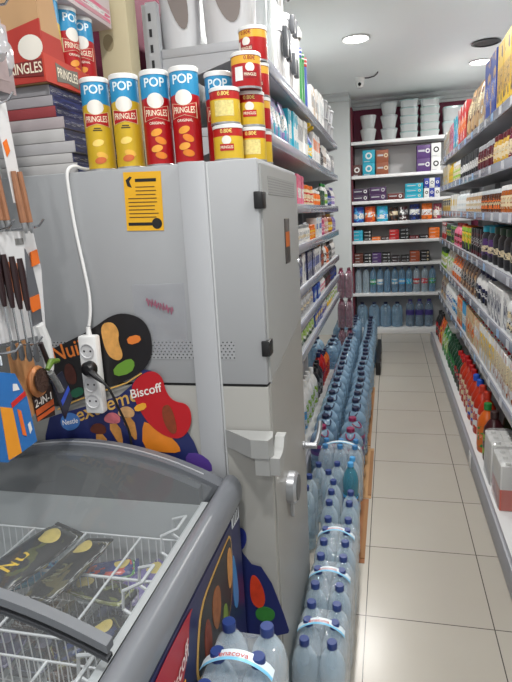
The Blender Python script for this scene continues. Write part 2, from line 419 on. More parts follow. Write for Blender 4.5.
def g_jar(name, r0, h, cb, cl, cp, seed=0, glass=True):
    def b(r):
        obj('jar_body', MB().lathe([(0, 0), (r0 * .93, 0), (r0, h * .04), (r0, h * .7), (r0 * .86, h * .8), (r0 * .86, h * .84), (0, h * .84)], 14), mat(cb, .15 if glass else .4), r)
        obj('jar_lid', MB().lathe([(0, h), (r0 * .86, h), (r0 * .92, h - .003), (r0 * .92, h * .82), (0, h * .82)], 14), mat(cl, .35), r)
        obj('jar_label', MB().lathe([(r0 + .0008, h * .15), (r0 + .001, h * .16), (r0 + .001, h * .62), (r0 + .0008, h * .63)], 14), pm(cp, 'cream', cb, seed), r)
    return proto(('jar', name, r0, h, cb, cl, cp, seed, glass), name, b)
def g_can(name, r0, h, c1, c2, c3, seed=0, top='silver'):
    def b(r):
        obj('can_body', MB().lathe([(0, .002), (r0 * .95, .002), (r0, .006), (r0, h - .006), (r0 * .96, h - .003), (0, h - .003)], 16), pm(c1, c2, c3, seed, .3), r)
        obj('can_lid', MB().lathe([(r0 * .85, h - .004), (r0 * .9, h), (r0 * .99, h), (r0 * 1.01, h - .006), (r0 * .985, h - .007)], 16), mat(top, .3, .8 if top == 'silver' else 0), r)
    return proto(('can', name, r0, h, c1, c2, c3, seed, top), name, b)
def g_pouch(name, w_, d, h, c1, c2, c3, seed=0):
    def b(r):
        obj('pouch_body', MB().loft([(w_ * .42, d * .4, 0), (w_ * .48, d * .5, h * .05), (w_ * .5, d * .5, h * .3), (w_ * .49, d * .42, h * .6), (w_ * .48, d * .2, h * .85), (w_ * .47, d * .05, h * .95)], 16, .6), pm(c1, c2, c3, seed, .28), r)
        obj('pouch_seal', MB().box(-w_ * .47, w_ * .47, -.003, .003, h * .95, h), mat(c1, .3), r)
    return proto(('pouch', name, w_, d, h, c1, c2, c3, seed), name, b)
def g_carton(name, w_, d, h, c1, c2, c3, cap, seed=0):
    def b(r):
        obj('carton_body', MB().box(-w_ / 2, w_ / 2, -d / 2, d / 2, 0, h * .9, .002).add(
            [(-w_ / 2, -d / 2, h * .9), (w_ / 2, -d / 2, h * .9), (w_ / 2, d / 2, h * .9), (-w_ / 2, d / 2, h * .9), (-w_ / 2, 0, h * .97), (w_ / 2, 0, h * .97)],
            [(0, 1, 5, 4), (2, 3, 4, 5), (0, 4, 3), (1, 2, 5), (0, 3, 2, 1)]), pm(c1, c2, c3, seed), r)
        obj('carton_cap', MB().lathe([(0, h), (.014, h), (.016, h - .003), (.016, h * .92), (0, h * .92)], 12, y=-d * .2), mat(cap, .35), r)
    return proto(('carton', name, w_, d, h, c1, c2, c3, cap, seed), name, b)
def g_spray(name, r0, h, cb, cc, cl, seed=0):
    def b(r):
        obj('bottle_body', MB().lathe([(0, 0), (r0 * .95, 0), (r0, h * .03), (r0, h * .5), (r0 * .5, h * .72), (r0 * .4, h * .8), (0, h * .8)], 14, sy=.7), mat(cb, .3), r)
        obj('trigger_head', MB().prism([(-r0 * .9, h * .9), (-r0 * .3, h * .8), (r0 * .5, h * .8), (r0 * .5, h * .96), (-r0 * .2, h), (-r0 * .9, h * .97)], -r0 * .3, r0 * .3, 'yz'), mat(cc, .35), r)
        obj('bottle_label', MB().lathe([(r0 + .0008, h * .1), (r0 + .001, h * .11), (r0 + .001, h * .44), (r0 + .0008, h * .45)], 14, sy=.71), pm(cl, 'white', cc, seed), r)
    return proto(('spray', name, r0, h, cb, cc, cl, seed), name, b)

SHELF = {}
def rec(o, desc, cat, shelf, pos):
    o['category'] = cat
    SHELF.setdefault(shelf, []).append((pos, desc, o))
def finish_labels():
    for shelf, rows in SHELF.items():
        rows.sort(key=lambda r: -r[0])
        by = {}
        for pos, desc, o in rows: by.setdefault(desc, []).append(o)
        far = 'from the end wall' if 'end-wall' not in shelf else 'from the dark side panel'
        for desc, os_ in by.items():
            for i, o in enumerate(os_):
                if len(os_) == 1: lab = f'{desc}, only one on the {shelf}'
                else:
                    lab = f'{desc}, {ordinal(i + 1)} {far}, {shelf}'
                    o['group'] = f'{desc} row on the {shelf}'
                ws = lab.split()
                o['label'] = lab

LNAME = ['top locker-side shelf', 'second locker-side shelf', 'third locker-side shelf', 'fourth locker-side shelf', 'fifth locker-side shelf', 'sixth locker-side shelf', 'seventh locker-side shelf', 'locker-side base']
RNAME = ['top grocery shelf', 'second grocery shelf', 'third grocery shelf', 'fourth grocery shelf', 'fifth grocery shelf', 'lowest grocery shelf', 'grocery base deck']
rng = random.Random(5)
# an item: (maker, width along shelf, depth, category, description)
def bx(desc, cat, name, w_, d, h, c1, c2, c3, seed=0): return (lambda: g_box(name, w_, d, h, c1, c2, c3, seed), w_, d, cat, desc)
def bo(desc, cat, name, r, h, cb, cc, cl, seed=0, glass=False, flat=1.): return (lambda: g_bottle(name, r, h, cb, cc, cl, seed, glass, flat), 2 * r + .004, 2 * r * flat + .004, cat, desc)
def ja(desc, cat, name, r, h, cb, cl, cp, seed=0, glass=True): return (lambda: g_jar(name, r, h, cb, cl, cp, seed, glass), 2 * r + .004, 2 * r + .004, cat, desc)
def ca(desc, cat, name, r, h, c1, c2, c3, seed=0, top='silver'): return (lambda: g_can(name, r, h, c1, c2, c3, seed, top), 2 * r + .004, 2 * r + .004, cat, desc)
def po(desc, cat, name, w_, d, h, c1, c2, c3, seed=0): return (lambda: g_pouch(name, w_, d, h, c1, c2, c3, seed), w_ + .004, d + .01, cat, desc)
def ct(desc, cat, name, w_, d, h, c1, c2, c3, cap, seed=0): return (lambda: g_carton(name, w_, d, h, c1, c2, c3, cap, seed), w_ + .002, d, cat, desc)
def spy(desc, cat, name, r, h, cb, cc, cl, seed=0): return (lambda: g_spray(name, r, h, cb, cc, cl, seed), 2 * r + .004, 1.2 * r, cat, desc)
def run(shelf, xf, sgn, z, y_far, y_near, items, gap=.006, back=.018):
    """set out items (item, count) from the end wall towards the camera"""
    y = y_far; k = 0
    seq = [it for it, n in items for _ in range(n)]
    while seq and k < len(seq):
        mk, w_, d, cat, desc = seq[k]; k += 1
        if y - w_ < y_near: break
        o = mk(); o.location = (xf - sgn * (back + d / 2 + rng.random() * .012), y - w_ / 2, z)
        o.rotation_euler = (0, 0, sgn * PI / 2 + (rng.random() - .5) * .06)
        rec(o, desc, cat, shelf, y); y -= w_ + gap + rng.random() * .006
    return y

# ------------------------------------------------------------------ toiletries rack behind the locker
def cycle(items, n):
    out = []
    for i in range(n): out += items
    return out
wb = bo('white bottle with blue cap', 'bottle', 'shampoo_bottle', .03, .17, 'white', 'blue', 'sky', 1)
L2 = [(bx('grey printed carton', 'box', 'cosmetics_carton', .06, .08, .15, 'grey', 'white', 'dark', 1), 4), (bo('white bottle with grey cap', 'bottle', 'lotion_bottle', .028, .18, 'white', 'grey', 'silver', 2), 5),
      (bx('brown and white carton', 'box', 'cosmetics_carton', .07, .08, .17, 'white', 'brown', 'tan', 3), 3), (bo('small dark bottle', 'bottle', 'dark_bottle', .026, .15, 'dark', 'black', 'grey', 4), 4),
      (bx('white carton with orange print', 'box', 'cosmetics_carton', .08, .08, .19, 'white', 'orange', 'grey', 5), 4),
      (spy('blue bottle with yellow trigger head', 'spray bottle', 'spray_bottle', .062, .215, 'blue', 'yellow', 'teal', 6), 2),
      (bx('tall white carton', 'box', 'cosmetics_carton', .10, .1, .2, 'white', 'grey', 'clear', 7), 3), (bx('teal and white carton', 'box', 'cosmetics_carton', .08, .1, .19, 'teal', 'white', 'clear', 8), 3),
      (po('lilac refill pouch', 'pouch', 'refill_pouch', .11, .07, .2, 'lilac', 'white', 'teal', 9), 3), (po('grey sachet pouch', 'pouch', 'refill_pouch', .09, .06, .19, 'grey', 'violet', 'white', 10), 3),
      (po('shiny purple refill pouch', 'pouch', 'refill_pouch', .12, .08, .2, 'purple', 'lilac', 'white', 11), 2), (po('dark purple refill pouch', 'pouch', 'refill_pouch', .12, .08, .12, 'purple', 'dark', 'lilac', 12), 1)]
L3 = [(bo('white bottle with violet cap', 'bottle', 'lotion_bottle', .026, .16, 'white', 'violet', 'lilac', 1), 4), (bo('blue deodorant bottle', 'bottle', 'deodorant_bottle', .024, .15, 'navy', 'silver', 'blue', 2), 5),
      (bo('white bottle with green cap', 'bottle', 'lotion_bottle', .03, .17, 'white', 'green', 'lime', 3), 4), (bx('dark green carton', 'box', 'soap_carton', .07, .08, .11, 'dkgreen', 'dark', 'green', 4), 3),
      (ja('orange jar with white lid', 'jar', 'cream_jar', .04, .1, 'orange', 'white', 'orange', 5, False), 4), (ja('cream jar with orange lid', 'jar', 'cream_jar', .045, .12, 'cream', 'orange', 'red', 6, False), 4),
      (bx('pink carton', 'box', 'soap_carton', .09, .08, .16, 'pink', 'white', 'magenta', 7), 3), (bx('red carton', 'box', 'soap_carton', .1, .08, .13, 'red', 'white', 'orange', 8), 3), (wb, 6)]
L4 = [(bo('violet bottle with white cap', 'bottle', 'lotion_bottle', .026, .14, 'violet', 'white', 'lilac', 1), 4), (bo('amber bottle with gold cap', 'bottle', 'oil_bottle', .028, .15, 'amber', 'gold', 'yellow', 2, True), 4),
      (bo('rose shampoo bottle', 'bottle', 'shampoo_bottle', .035, .165, (205, 150, 140), 'white', 'beige', 3), 4), (bo('magenta bottle', 'bottle', 'shampoo_bottle', .032, .15, 'magenta', 'white', 'pink', 4), 3),
      (bx('blue and white carton', 'box', 'soap_carton', .07, .07, .13, 'white', 'blue', 'sky', 5), 4), (ja('orange pot', 'jar', 'cream_jar', .04, .09, 'orange', 'orange', 'yellow', 6, False), 3),
      (ja('white pot with grey lid', 'jar', 'cream_jar', .045, .1, 'white', 'grey', 'silver', 7, False), 5), (bo('clear bottle with dark cap', 'bottle', 'lotion_bottle', .035, .15, 'clear', 'dark', 'white', 8), 5), (wb, 6)]
L5 = [(bo('slim white bottle', 'bottle', 'lotion_bottle', .026, .15, 'white', 'silver', 'grey', 1), 5), (bo('black bottle', 'bottle', 'shampoo_bottle', .03, .15, 'dark', 'black', 'grey', 2), 4),
      (bo('orange bottle', 'bottle', 'oil_bottle', .034, .15, 'orange', 'white', 'rust', 3), 2), (bo('white bottle with black label', 'bottle', 'lotion_bottle', .026, .16, 'white', 'white', 'dark', 4), 2),
      (bo('dark brown bottle', 'bottle', 'shampoo_bottle', .04, .165, 'brown', 'rust', 'rust', 5), 3), (bx('white shampoo carton with blue print', 'box', 'hair_dye_carton', .07, .07, .16, 'white', 'blue', 'navy', 6), 5),
      (bx('navy hair dye carton', 'box', 'hair_dye_carton', .07, .07, .17, 'navy', 'blue', 'white', 7), 5), (bx('slim white hair dye carton', 'box', 'hair_dye_carton', .06, .07, .17, 'white', 'silver', 'navy', 8), 2), (bx('navy hair dye carton', 'box', 'hair_dye_carton', .07, .07, .17, 'navy', 'blue', 'white', 7), 4)]
L6 = [(bo('dark blue bottle', 'bottle', 'shampoo_bottle', .032, .12, 'navy', 'dark', 'blue', 1), 6), (bo('black bottle', 'bottle', 'shampoo_bottle', .032, .12, 'dark', 'black', 'wine', 2), 6),
      (bo('white and pink bottle', 'bottle', 'lotion_bottle', .03, .12, 'white', 'white', 'pink', 3), 5), (bx('blue cap carton', 'box', 'soap_carton', .07, .07, .1, 'blue', 'white', 'sky', 4), 4),
      (ja('grey tub with white lid', 'tub', 'cream_jar', .05, .11, 'silver', 'white', 'grey', 5, False), 6), (ja('white tub with blue lid', 'tub', 'cream_jar', .05, .11, 'white', 'blue', 'sky', 6, False), 5), (wb, 0)]
L7 = [(bo('white bottle with lime label', 'bottle', 'detergent_bottle', .035, .13, 'white', 'white', 'lime', 1), 5), (po('yellow sponge pack', 'pouch', 'sponge_pack', .1, .06, .12, 'yellow', 'green', 'white', 2), 3),
      (po('violet detergent pouch', 'pouch', 'refill_pouch', .1, .07, .13, 'violet', 'white', 'navy', 3), 4), (bx('blue and yellow carton', 'box', 'soap_carton', .09, .07, .1, 'blue', 'yellow', 'white', 4), 4),
      (po('green cloth pack', 'pouch', 'cloth_pack', .1, .06, .13, 'dkgreen', 'lime', 'white', 5), 5), (po('white tissue pack', 'pouch', 'tissue_pack', .1, .08, .12, 'white', 'clear', 'sky', 6), 4)]
L8 = [(bo('orange bottle', 'bottle', 'detergent_bottle', .04, .24, 'orange', 'navy', 'red', 1), 3), (bo('red bottle with navy cap', 'bottle', 'detergent_bottle', .05, .3, 'red', 'navy', 'red', 2), 2),
      (bo('dark bottle with black cap', 'bottle', 'detergent_bottle', .05, .26, 'dark', 'black', 'grey', 3), 4), (bo('tall white bottle', 'bottle', 'detergent_bottle', .05, .32, 'white', 'white', 'lime', 4), 5),
      (bo('white bottle with grey cap', 'bottle', 'detergent_bottle', .05, .3, 'white', 'grey', 'sky', 5), 3), (bo('violet bottle with white cap', 'bottle', 'detergent_bottle', .045, .33, 'lilac', 'white', 'violet', 6), 2),
      (bo('violet bottle with blue cap', 'bottle', 'detergent_bottle', .045, .36, 'lilac', 'navy', 'violet', 7), 1), (bo('blue bottle with blue cap', 'bottle', 'detergent_bottle', .045, .34, 'blue', 'navy', 'white', 8), 1),
      (bx('tall white carton', 'box', 'soap_powder_carton', .1, .1, .33, 'white', 'clear', 'red', 9), 2), (bx('orange edged carton', 'box', 'soap_powder_carton', .1, .1, .3, 'rust', 'orange', 'white', 10), 2), (bx('tall white carton', 'box', 'soap_powder_carton', .1, .1, .33, 'white', 'clear', 'red', 9), 3)]
for i, (L, near) in enumerate(((L2, 2.06), (L3, 2.3), (L4, 2.5), (L5, 2.6), (L6, 2.6), (L7, 2.7), (L8, 2.5))):
    z = LT[i + 1] if i < 6 else .1
    ye = run(LNAME[i + 1], LX if i < 6 else -.53, 1, z + .0005, 5.18, near, cycle(L, 2) if i else L)
    if i == 0: run(LNAME[1], LX, 1, z + .0005, ye, 2.04, [(po('glossy violet refill pouch', 'pouch', 'refill_pouch', .13, .09, .2, (96, 60, 140), 'purple', 'lilac', 13), 12)])
# top shelf: bins, wrap rolls, tubs
def waste_bin(y, x, s, label, cat='bin'):
    t = thing('pedal_bin', label, cat, (x, y, LT[0] + .0005), 0)
    obj('bin_body', MB().loft([(s * .40, s * .40, 0), (s * .42, s * .42, .01), (s * .43, s * .43, .05), (s * .44, s * .44, .055), (s * .5, s * .5, .4)], 24, .72), mat((222, 222, 224), .25), t)
    obj('bin_emblem', MB().ell(.01, .2, s * .24, .13, .2, 24).xf(lambda a, b, c: (a, -s * (.44 + .06 * (b - .055) / .345) - .0012, b)), mat((142, 132, 128), .4), t)
    obj('bin_rim', MB().loft([(s * .5, s * .5, .401), (s * .52, s * .52, .405), (s * .52, s * .52, .425), (s * .4, s * .4, .43)], 24, .72), mat((210, 210, 212), .3), t)
    return t
waste_bin(2.12, -.74, .15, 'white pedal bin with grey emblem on top of the locker-side rack, by the slotted post')
waste_bin(2.14, -.558, .2, 'white pedal bin with grey emblem standing at the top shelf front edge')
def clear_tub(x, y, z, w_, d, h, label, lidc, group=None, body=(206, 212, 214), rz=0, shelf=None, pos=0, desc=None, e=.45, tp=.42):
    def b(r):
        obj('tub_body', MB().loft([(w_ * tp, d * tp, 0), (w_ * (tp + .03), d * (tp + .03), h * .06), (w_ * (tp * .4 + .29), d * (tp * .4 + .29), h * .45), (w_ * .49, d * .49, h * .84), (w_ * .49, d * .49, h * .85)], 20, e), film((244, 249, 249), (236, 240, 240), .5, .2), r)
        obj('tub_lid', MB().loft([(w_ * .5, d * .5, h * .851), (w_ * .5, d * .5, h * .96), (w_ * .47, d * .47, h * .99)], 20, e), film((235, 244, 244), lidc, .6, .2), r)
    o = proto(('tub', w_, d, h, lidc, body, e), 'storage_tub', b); o.location = (x, y, z); o.rotation_euler = (0, 0, rz)
    if shelf: rec(o, desc, 'storage tub', shelf, pos)
    else: tag(o, label, 'storage tub', group)
    return o
clear_tub(-.56, 2.55, LT[0] + .0005, .2, .2, .35, 'tall clear tub between the white bins and the clip-lidded canisters', 'grey', rz=PI / 2)
def canister(x, y, z, r0, h, label, group):
    t = thing('clip_canister', label, 'canister', (x, y, z), PI / 2, group)
    obj('canister_body', MB().loft([(r0 * .92, r0 * .92, 0), (r0, r0, .012), (r0, r0, h - .03)], 20, .7), mat((228, 228, 230), .3), t)
    obj('canister_lid', MB().loft([(r0 * 1.03, r0 * 1.03, h - .029), (r0 * 1.03, r0 * 1.03, h - .004), (r0 * .9, r0 * .9, h)], 20, .7), mat((228, 228, 230), .3), t)
    for k in (-1, 1):
        obj('clip_handle', MB().box(-.02 + k * r0 * .45, .02 + k * r0 * .45, -r0 - .028, -r0 - .004, h * .45, h - .012, .006), mat((70, 72, 76), .35), t)
G = 'white clip-lidded canisters stacked on the top shelf'
canister(-.565, 2.78, LT[0] + .0005, .09, .26, 'white canister with dark clips, bottom of the stack beside the clear tub', G)
canister(-.565, 2.78, LT[0] + .262, .09, .26, 'white canister with dark clips, on top of another beside the clear tub', G)
canister(-.565, 3.0, LT[0] + .0005, .09, .2, 'white canister with grey clips, bottom of the stack beside the round-lidded bin', G)
canister(-.565, 3.0, LT[0] + .202, .09, .17, 'white canister with grey clips, on top of another beside the round-lidded bin', G)
t = thing('round_bin', 'tall white bin with round domed lid on the top locker-side shelf', 'bin', (-.56, 3.24, LT[0] + .0005))
obj('bin_body', MB().lathe([(0, 0), (.08, 0), (.085, .01), (.09, .33), (0, .33)], 20), mat('white', .35), t)
obj('bin_lid', MB().lathe([(.1, .331), (.105, .34), (.105, .36), (.095, .385), (0, .395)], 20), mat('white', .35), t)
def roll(y, c, cc, label):
    t = thing('wrapping_roll', label, 'wrapping roll', (-.52, y, LT[0] + .0005))
    obj('roll_tube', MB().lathe([(0, 0), (.034, 0), (.034, .28), (0, .28)], 16), mat(c, .3), t)
    obj('roll_end', MB().lathe([(.034, .281), (.036, .285), (.036, .33), (.03, .335), (0, .335)], 16), zones([(.25, cc), (.4, 'white'), (.65, cc), (.8, 'white'), (1, cc)]), t)
roll(3.43, 'green', 'blue', 'green roll with blue striped end standing on the top locker-side shelf')
roll(3.53, 'green', 'green', 'second green roll with green end beside the blue roll')
roll(3.64, 'blue', 'red', 'blue roll with red striped end standing on the top locker-side shelf')
LT0 = [(bx('white boxed lamp', 'box', 'lamp_carton', .12, .12, .24, 'white', 'clear', 'grey', 1), 3), (bx('white kitchen gadget box', 'box', 'gadget_carton', .11, .1, .2, 'white', 'grey', 'tan', 2), 3)]
run(LNAME[0], LX, 1, LT[0] + .0005, 4.45, 3.7, LT0)
def basket(y, z, label):
    t = thing('lattice_basket', label, 'basket', (-.57, y, z), PI / 2, 'grey lattice baskets on the top shelf')
    obj('basket_body', MB().loft([(.085, .085, 0), (.1, .1, .1), (.1, .1, .11), (.095, .095, .11), (.08, .08, .012)], 20, .5), mat((150, 152, 154), .5, noise=.55, nscale=70), t)
    obj('basket_rim', MB().loft([(.102, .102, .111), (.106, .106, .115), (.106, .106, .125), (.1, .1, .127)], 20, .5), mat((170, 172, 174), .4), t)
for k, y in enumerate((4.62, 4.86, 5.1)):
    for j in range(2): basket(y, LT[0] + .0005 + j * .129, ['bottom', 'top'][j] + ' grey lattice basket in the stack ' + ['nearer the white boxes', 'between the other two basket stacks', 'by the rack end near the end wall'][k])

# ------------------------------------------------------------------ grocery rack
R1 = [(bx('white carton with grey print', 'box', 'cereal_carton', .16, .1, .26, 'white', 'cream', 'grey', 1), 2), (bx('pale carton with tan picture', 'box', 'cereal_carton', .17, .09, .24, 'beige', 'white', 'tan', 2), 2), (bx('pink carton', 'box', 'cereal_carton', .16, .09, .26, 'pink', 'magenta', 'white', 3), 2),
      (bx('teal carton', 'box', 'cereal_carton', .16, .09, .29, 'teal', 'sky', 'white', 4), 2), (bx('red carton with yellow print', 'box', 'cereal_carton', .17, .09, .31, 'red', 'orange', 'white', 5), 3),
      (po('clipped cream and brown bag', 'bag', 'cereal_bag', .17, .1, .34, 'tan', 'cream', 'brown', 6), 3), (po('cream flour bag', 'bag', 'cereal_bag', .15, .1, .32, 'cream', 'tan', 'white', 7), 2), (bx('tall blue carton', 'box', 'cereal_carton', .19, .09, .36, 'blue', (90, 110, 190), 'tan', 8), 2),
      (bx('tall yellow carton with brown picture', 'box', 'cereal_carton', .19, .09, .36, 'yellow', 'gold', 'brown', 9), 3), (bx('tall golden carton', 'box', 'cereal_carton', .19, .09, .36, 'gold', 'cream', 'amber', 10), 2), (bx('tall pale blue carton', 'box', 'cereal_carton', .19, .09, .36, (160, 200, 220), 'gold', 'white', 11), 2)]
R2 = [(bx('cream and yellow carton', 'box', 'biscuit_carton', .12, .1, .2, 'cream', 'yellow', 'white', 1), 5), (bo('yellow mustard bottle', 'bottle', 'mustard_bottle', .035, .2, 'yellow', 'yellow', 'gold', 2), 4), (ja('pale jar with white lid', 'jar', 'sauce_jar', .04, .17, 'beige', 'white', 'lime', 3), 6), 
      (ca('black can with white print', 'can', 'coffee_tin', .05, .17, 'dark', 'white', 'black', 4, 'dark'), 9), (ja('wine-red jar with shiny lid', 'jar', 'jam_jar', .042, .16, 'wine', 'silver', 'wine', 5), 6), (ja('golden jar with dark red lid', 'jar', 'honey_jar', .042, .16, 'gold', 'wine', 'cream', 6), 4),
      (ja('dark red jar with wine lid', 'jar', 'jam_jar', .045, .16, 'maroon', 'wine', 'cream', 7), 6), (bx('white and red carton', 'box', 'biscuit_carton', .15, .1, .17, 'white', 'red', 'grey', 8), 4)]
R3 = [(ca('gold and black tin', 'can', 'tea_tin', .05, .13, 'gold', 'dark', 'cream', 1), 8), (bx('white packet with yellow print', 'box', 'soup_packet', .1, .06, .15, 'white', 'yellow', 'cream', 2), 5), (bo('clear bottle of pale vinegar', 'bottle', 'vinegar_bottle', .035, .17, 'clear', 'white', 'white', 3), 8),
      (ja('spice jar with white lid and tan contents', 'spice jar', 'spice_jar', .026, .13, 'tan', 'white', 'white', 4), 12), (ja('spice jar with clear lid and brown contents', 'spice jar', 'spice_jar', .026, .13, 'brown', 'clear', 'orange', 5), 10), (ja('spice jar with white lid and amber contents', 'spice jar', 'spice_jar', .026, .14, 'amber', 'white', 'cream', 6), 14)]
R4 = [(ca('tall red can', 'can', 'drink_can', .05, .19, 'red', 'wine', 'white', 1), 4), (ca('black can with gold band', 'can', 'drink_can', .045, .18, 'dark', 'gold', 'green', 2), 4), (ca('dark green can', 'can', 'drink_can', .045, .17, 'dkgreen', 'dark', 'lime', 3), 4), (bo('pink bottle', 'bottle', 'syrup_bottle', .045, .2, 'pink', 'red', 'wine', 4), 5),
      (ca('yellow and black striped can', 'can', 'drink_can', .045, .19, 'dark', 'yellow', 'lime', 5, 'orange'), 5), (ca('slim black can', 'can', 'drink_can', .045, .19, 'black', 'dark', 'wine', 6, 'dark'), 5), (ja('large purple-black jar with teal lid', 'jar', 'protein_tub', .08, .22, 'dark', 'teal', 'purple', 7, False), 2),
      (ja('large black jar with dark green lid', 'jar', 'protein_tub', .08, .22, 'black', 'dkgreen', 'dark', 8, False), 3)]
R5 = [(ja('green-lidded jar of pickles', 'jar', 'pickle_jar', .045, .2, 'lime', 'dkgreen', 'white', 1), 5), (po('pale green snack bag', 'bag', 'snack_bag', .14, .09, .22, 'beige', 'lime', 'white', 2), 4), (po('orange and blue snack bag', 'bag', 'snack_bag', .15, .09, .2, 'orange', 'white', 'navy', 3), 4),
      (po('dark coffee bag', 'bag', 'snack_bag', .13, .09, .22, 'brown', 'dark', 'tan', 4), 6), (bo('white and dark bottle with navy cap', 'bottle', 'milkshake_bottle', .04, .22, 'white', 'navy', 'dark', 5), 6), (bx('clear fronted white packet', 'box', 'rice_packet', .1, .08, .2, 'white', 'silver', 'navy', 6), 5), (bo('white bottle with dark blue cap', 'bottle', 'milkshake_bottle', .04, .22, 'white', 'navy', 'cream', 7), 6)]
R6 = [(po('grey-brown snack bag', 'bag', 'snack_bag', .14, .09, .25, 'tan', 'brown', 'grey', 1), 4), (bo('white bottle with blue cap', 'bottle', 'milk_bottle', .043, .25, 'white', 'blue', 'white', 2), 6), (bo('white bottle with navy cap and blue label', 'bottle', 'milk_bottle', .043, .25, 'white', 'navy', 'sky', 3), 5),
      (ct('orange juice carton with red cap', 'carton', 'juice_carton', .09, .09, .25, 'orange', 'tan', 'cream', 'red', 4), 3), (ct('pale blue juice carton', 'carton', 'juice_carton', .09, .09, .25, 'sky', 'white', 'teal', 'red', 5), 2), (ct('peach juice carton with red cap', 'carton', 'juice_carton', .09, .09, .25, 'tan', 'orange', 'cream', 'red', 6), 4),
      (ct('white juice carton with green cap', 'carton', 'juice_carton', .09, .09, .25, 'cream', 'white', 'orange', 'green', 7), 3), (ct('white juice carton with red cap', 'carton', 'juice_carton', .09, .09, .25, 'white', 'beige', 'yellow', 'red', 8), 5), (ct('white carton with orange fruit and red cap', 'carton', 'juice_carton', .09, .09, .25, 'white', 'cream', 'amber', 'red', 9), 6)]
R7 = [(bo('black bottle', 'bottle', 'cola_bottle', .05, .3, 'black', 'black', 'red', 1, False), 3), (po('orange snack bag', 'bag', 'snack_bag', .17, .1, .28, 'orange', 'yellow', 'red', 2), 2), (po('bright green snack bag', 'bag', 'snack_bag', .17, .1, .28, 'green', 'lime', 'white', 3), 3), (bo('green bottle', 'bottle', 'soda_bottle', .05, .3, 'dkgreen', 'dkgreen', 'green', 4), 5),
      (bo('dark bottle with red cap', 'bottle', 'soda_bottle', .05, .28, 'dkgreen', 'red', 'dark', 5), 3), (bo('red juice bottle with red cap', 'bottle', 'juice_bottle', .056, .33, (186, 52, 26), 'red', 'cream', 6), 4), (bo('red juice bottle with blue cap', 'bottle', 'juice_bottle', .056, .33, (186, 52, 26), (40, 90, 200), 'cream', 6), 2), (bo('red juice bottle, with orange-red cap', 'bottle', 'juice_bottle', .056, .33, (190, 50, 24), (200, 60, 40), 'white', 6), 2)]
for i, Rr in enumerate((R1, R2, R3, R4, R5, R6)):
    run(RNAME[i], RX, -1, RT[i] + .0005, 6.85, 1.45, Rr + [(q[0], 5) for q in Rr[::-1]], gap=.008 if i != 2 else .004)
yb = run(RNAME[6], .50, -1, .1105, 6.8, 3.2, R7, gap=.012, back=.04)
for y, x, mk, desc in ((3.42, .585, lambda: g_bottle('juice_bottle', .056, .31, (214, 100, 30), 'green', (214, 110, 40), 1), 'orange juice bottle with green cap, beside the dark one'),
                       (3.28, .60, lambda: g_bottle('juice_bottle', .058, .31, (60, 20, 24), (60, 40, 40), 'lime', 2), 'dark juice bottle with yellow-green label on the base deck'),
                       (3.42, .73, lambda: g_bottle('juice_bottle', .056, .31, (40, 60, 30), (50, 90, 40), 'dkgreen', 3), 'dark green juice bottle standing behind the orange one')):
    o = mk(); o.location = (x, y, .1105); o.rotation_euler = (0, 0, -PI / 2); tag(o, desc + ('' if 'deck' in desc else ' on the base deck'), 'bottle')
def milk_pack(x, y, label, cols, band):
    t = thing('milk_carton_pack', label, 'milk pack', (x, y, .1105), -PI / 2, 'shrink-wrapped milk packs on the base deck')
    for i in range(3):
        for j in range(2):
            c = obj('milk_carton', MB().box(-.036 + (i - 1) * .074, .036 + (i - 1) * .074, -.036 + (j - .5) * .074, .036 + (j - .5) * .074, 0, .235, .003), zones([(.48, band), (1, cols)], .4), t)
            obj('carton_cap', MB().lathe([(0, .25), (.012, .25), (.013, .247), (.013, .236), (0, .236)], 12, x=(i - 1) * .074 + .012, y=(j - .5) * .074), mat('white', .35), c)
    obj('wrapping_film', MB().loft([(.115, .078, -.0001 + .001), (.115, .078, .238), (.1, .062, .2525)], 20, .25), film((250, 250, 250), (225, 225, 225), .06, .08, .15), t)
for k_ in range(3):
    o = g_bottle('juice_bottle', .05, .3, 'orange', 'green', 'cream', 5); o.location = (.59, 2.1 - k_ * .13, .1105); o.rotation_euler = (0, 0, -PI / 2); tag(o, 'orange drink bottle, ' + ordinal(k_ + 1) + ' past the coral milk pack on the base deck', 'bottle')
milk_pack(.605, 2.80, 'shrink-wrapped pack of white and coral milk cartons on the base deck', 'white', (216, 104, 88))
milk_pack(.605, 3.06, 'shrink-wrapped pack of white milk cartons next to the dark juice bottle', 'white', (222, 222, 220))
t = thing('price_tag', 'white tag clipped to the grey kick plate of the grocery rack', 'price tag', (.486, 3.36, .03))
obj('tag_card', MB().box(-.004, 0, -.04, .04, 0, .09, .001), mat('white', .4), t)
obj('tag_clip', MB().box(-.006, -.0041, -.012, .012, .07, .094, .0005), mat('clear', .3), t)

# ------------------------------------------------------------------ end-wall unit goods
def ring_box(name, w_, d, h, c1, c2):
    def b(r):
        obj('carton', MB().box(-w_ / 2, w_ / 2, -d / 2 + .0015, d / 2, 0, h, .002), mat(c1, .5), r)
        er = min(h * .27, w_ * .3 if w_ < h else w_ * .17); ex = 0 if w_ < h else w_ * .3
        f = obj('emblem', MB().ell(ex, h * .55, er, er, 0, 16, 0, 2).xf(lambda x, y, z: (x, -d / 2 + .0008, y)), mat(c2, .5), r)
        obj('emblem_centre', MB().ell(ex, h * .55, er * .55, er * .55, 0, 12, 0, 2).xf(lambda x, y, z: (x, -d / 2 + .0002, y)), mat(c1, .5), f)
        obj('printed_line', MB().box(-w_ * .4, w_ * .08, -d / 2 + .0003, -d / 2 + .0012, *((h * .5, h * .64) if w_ >= h else (h * .08, h * .14))), mat('silver', .5), r)
    return proto(('ring', name, w_, d, h, c1, c2), name, b)
def bput(o, x, z, y, desc, cat, shelf): o.location = (x, y, z + .0005); rec(o, desc, cat, shelf, -x)
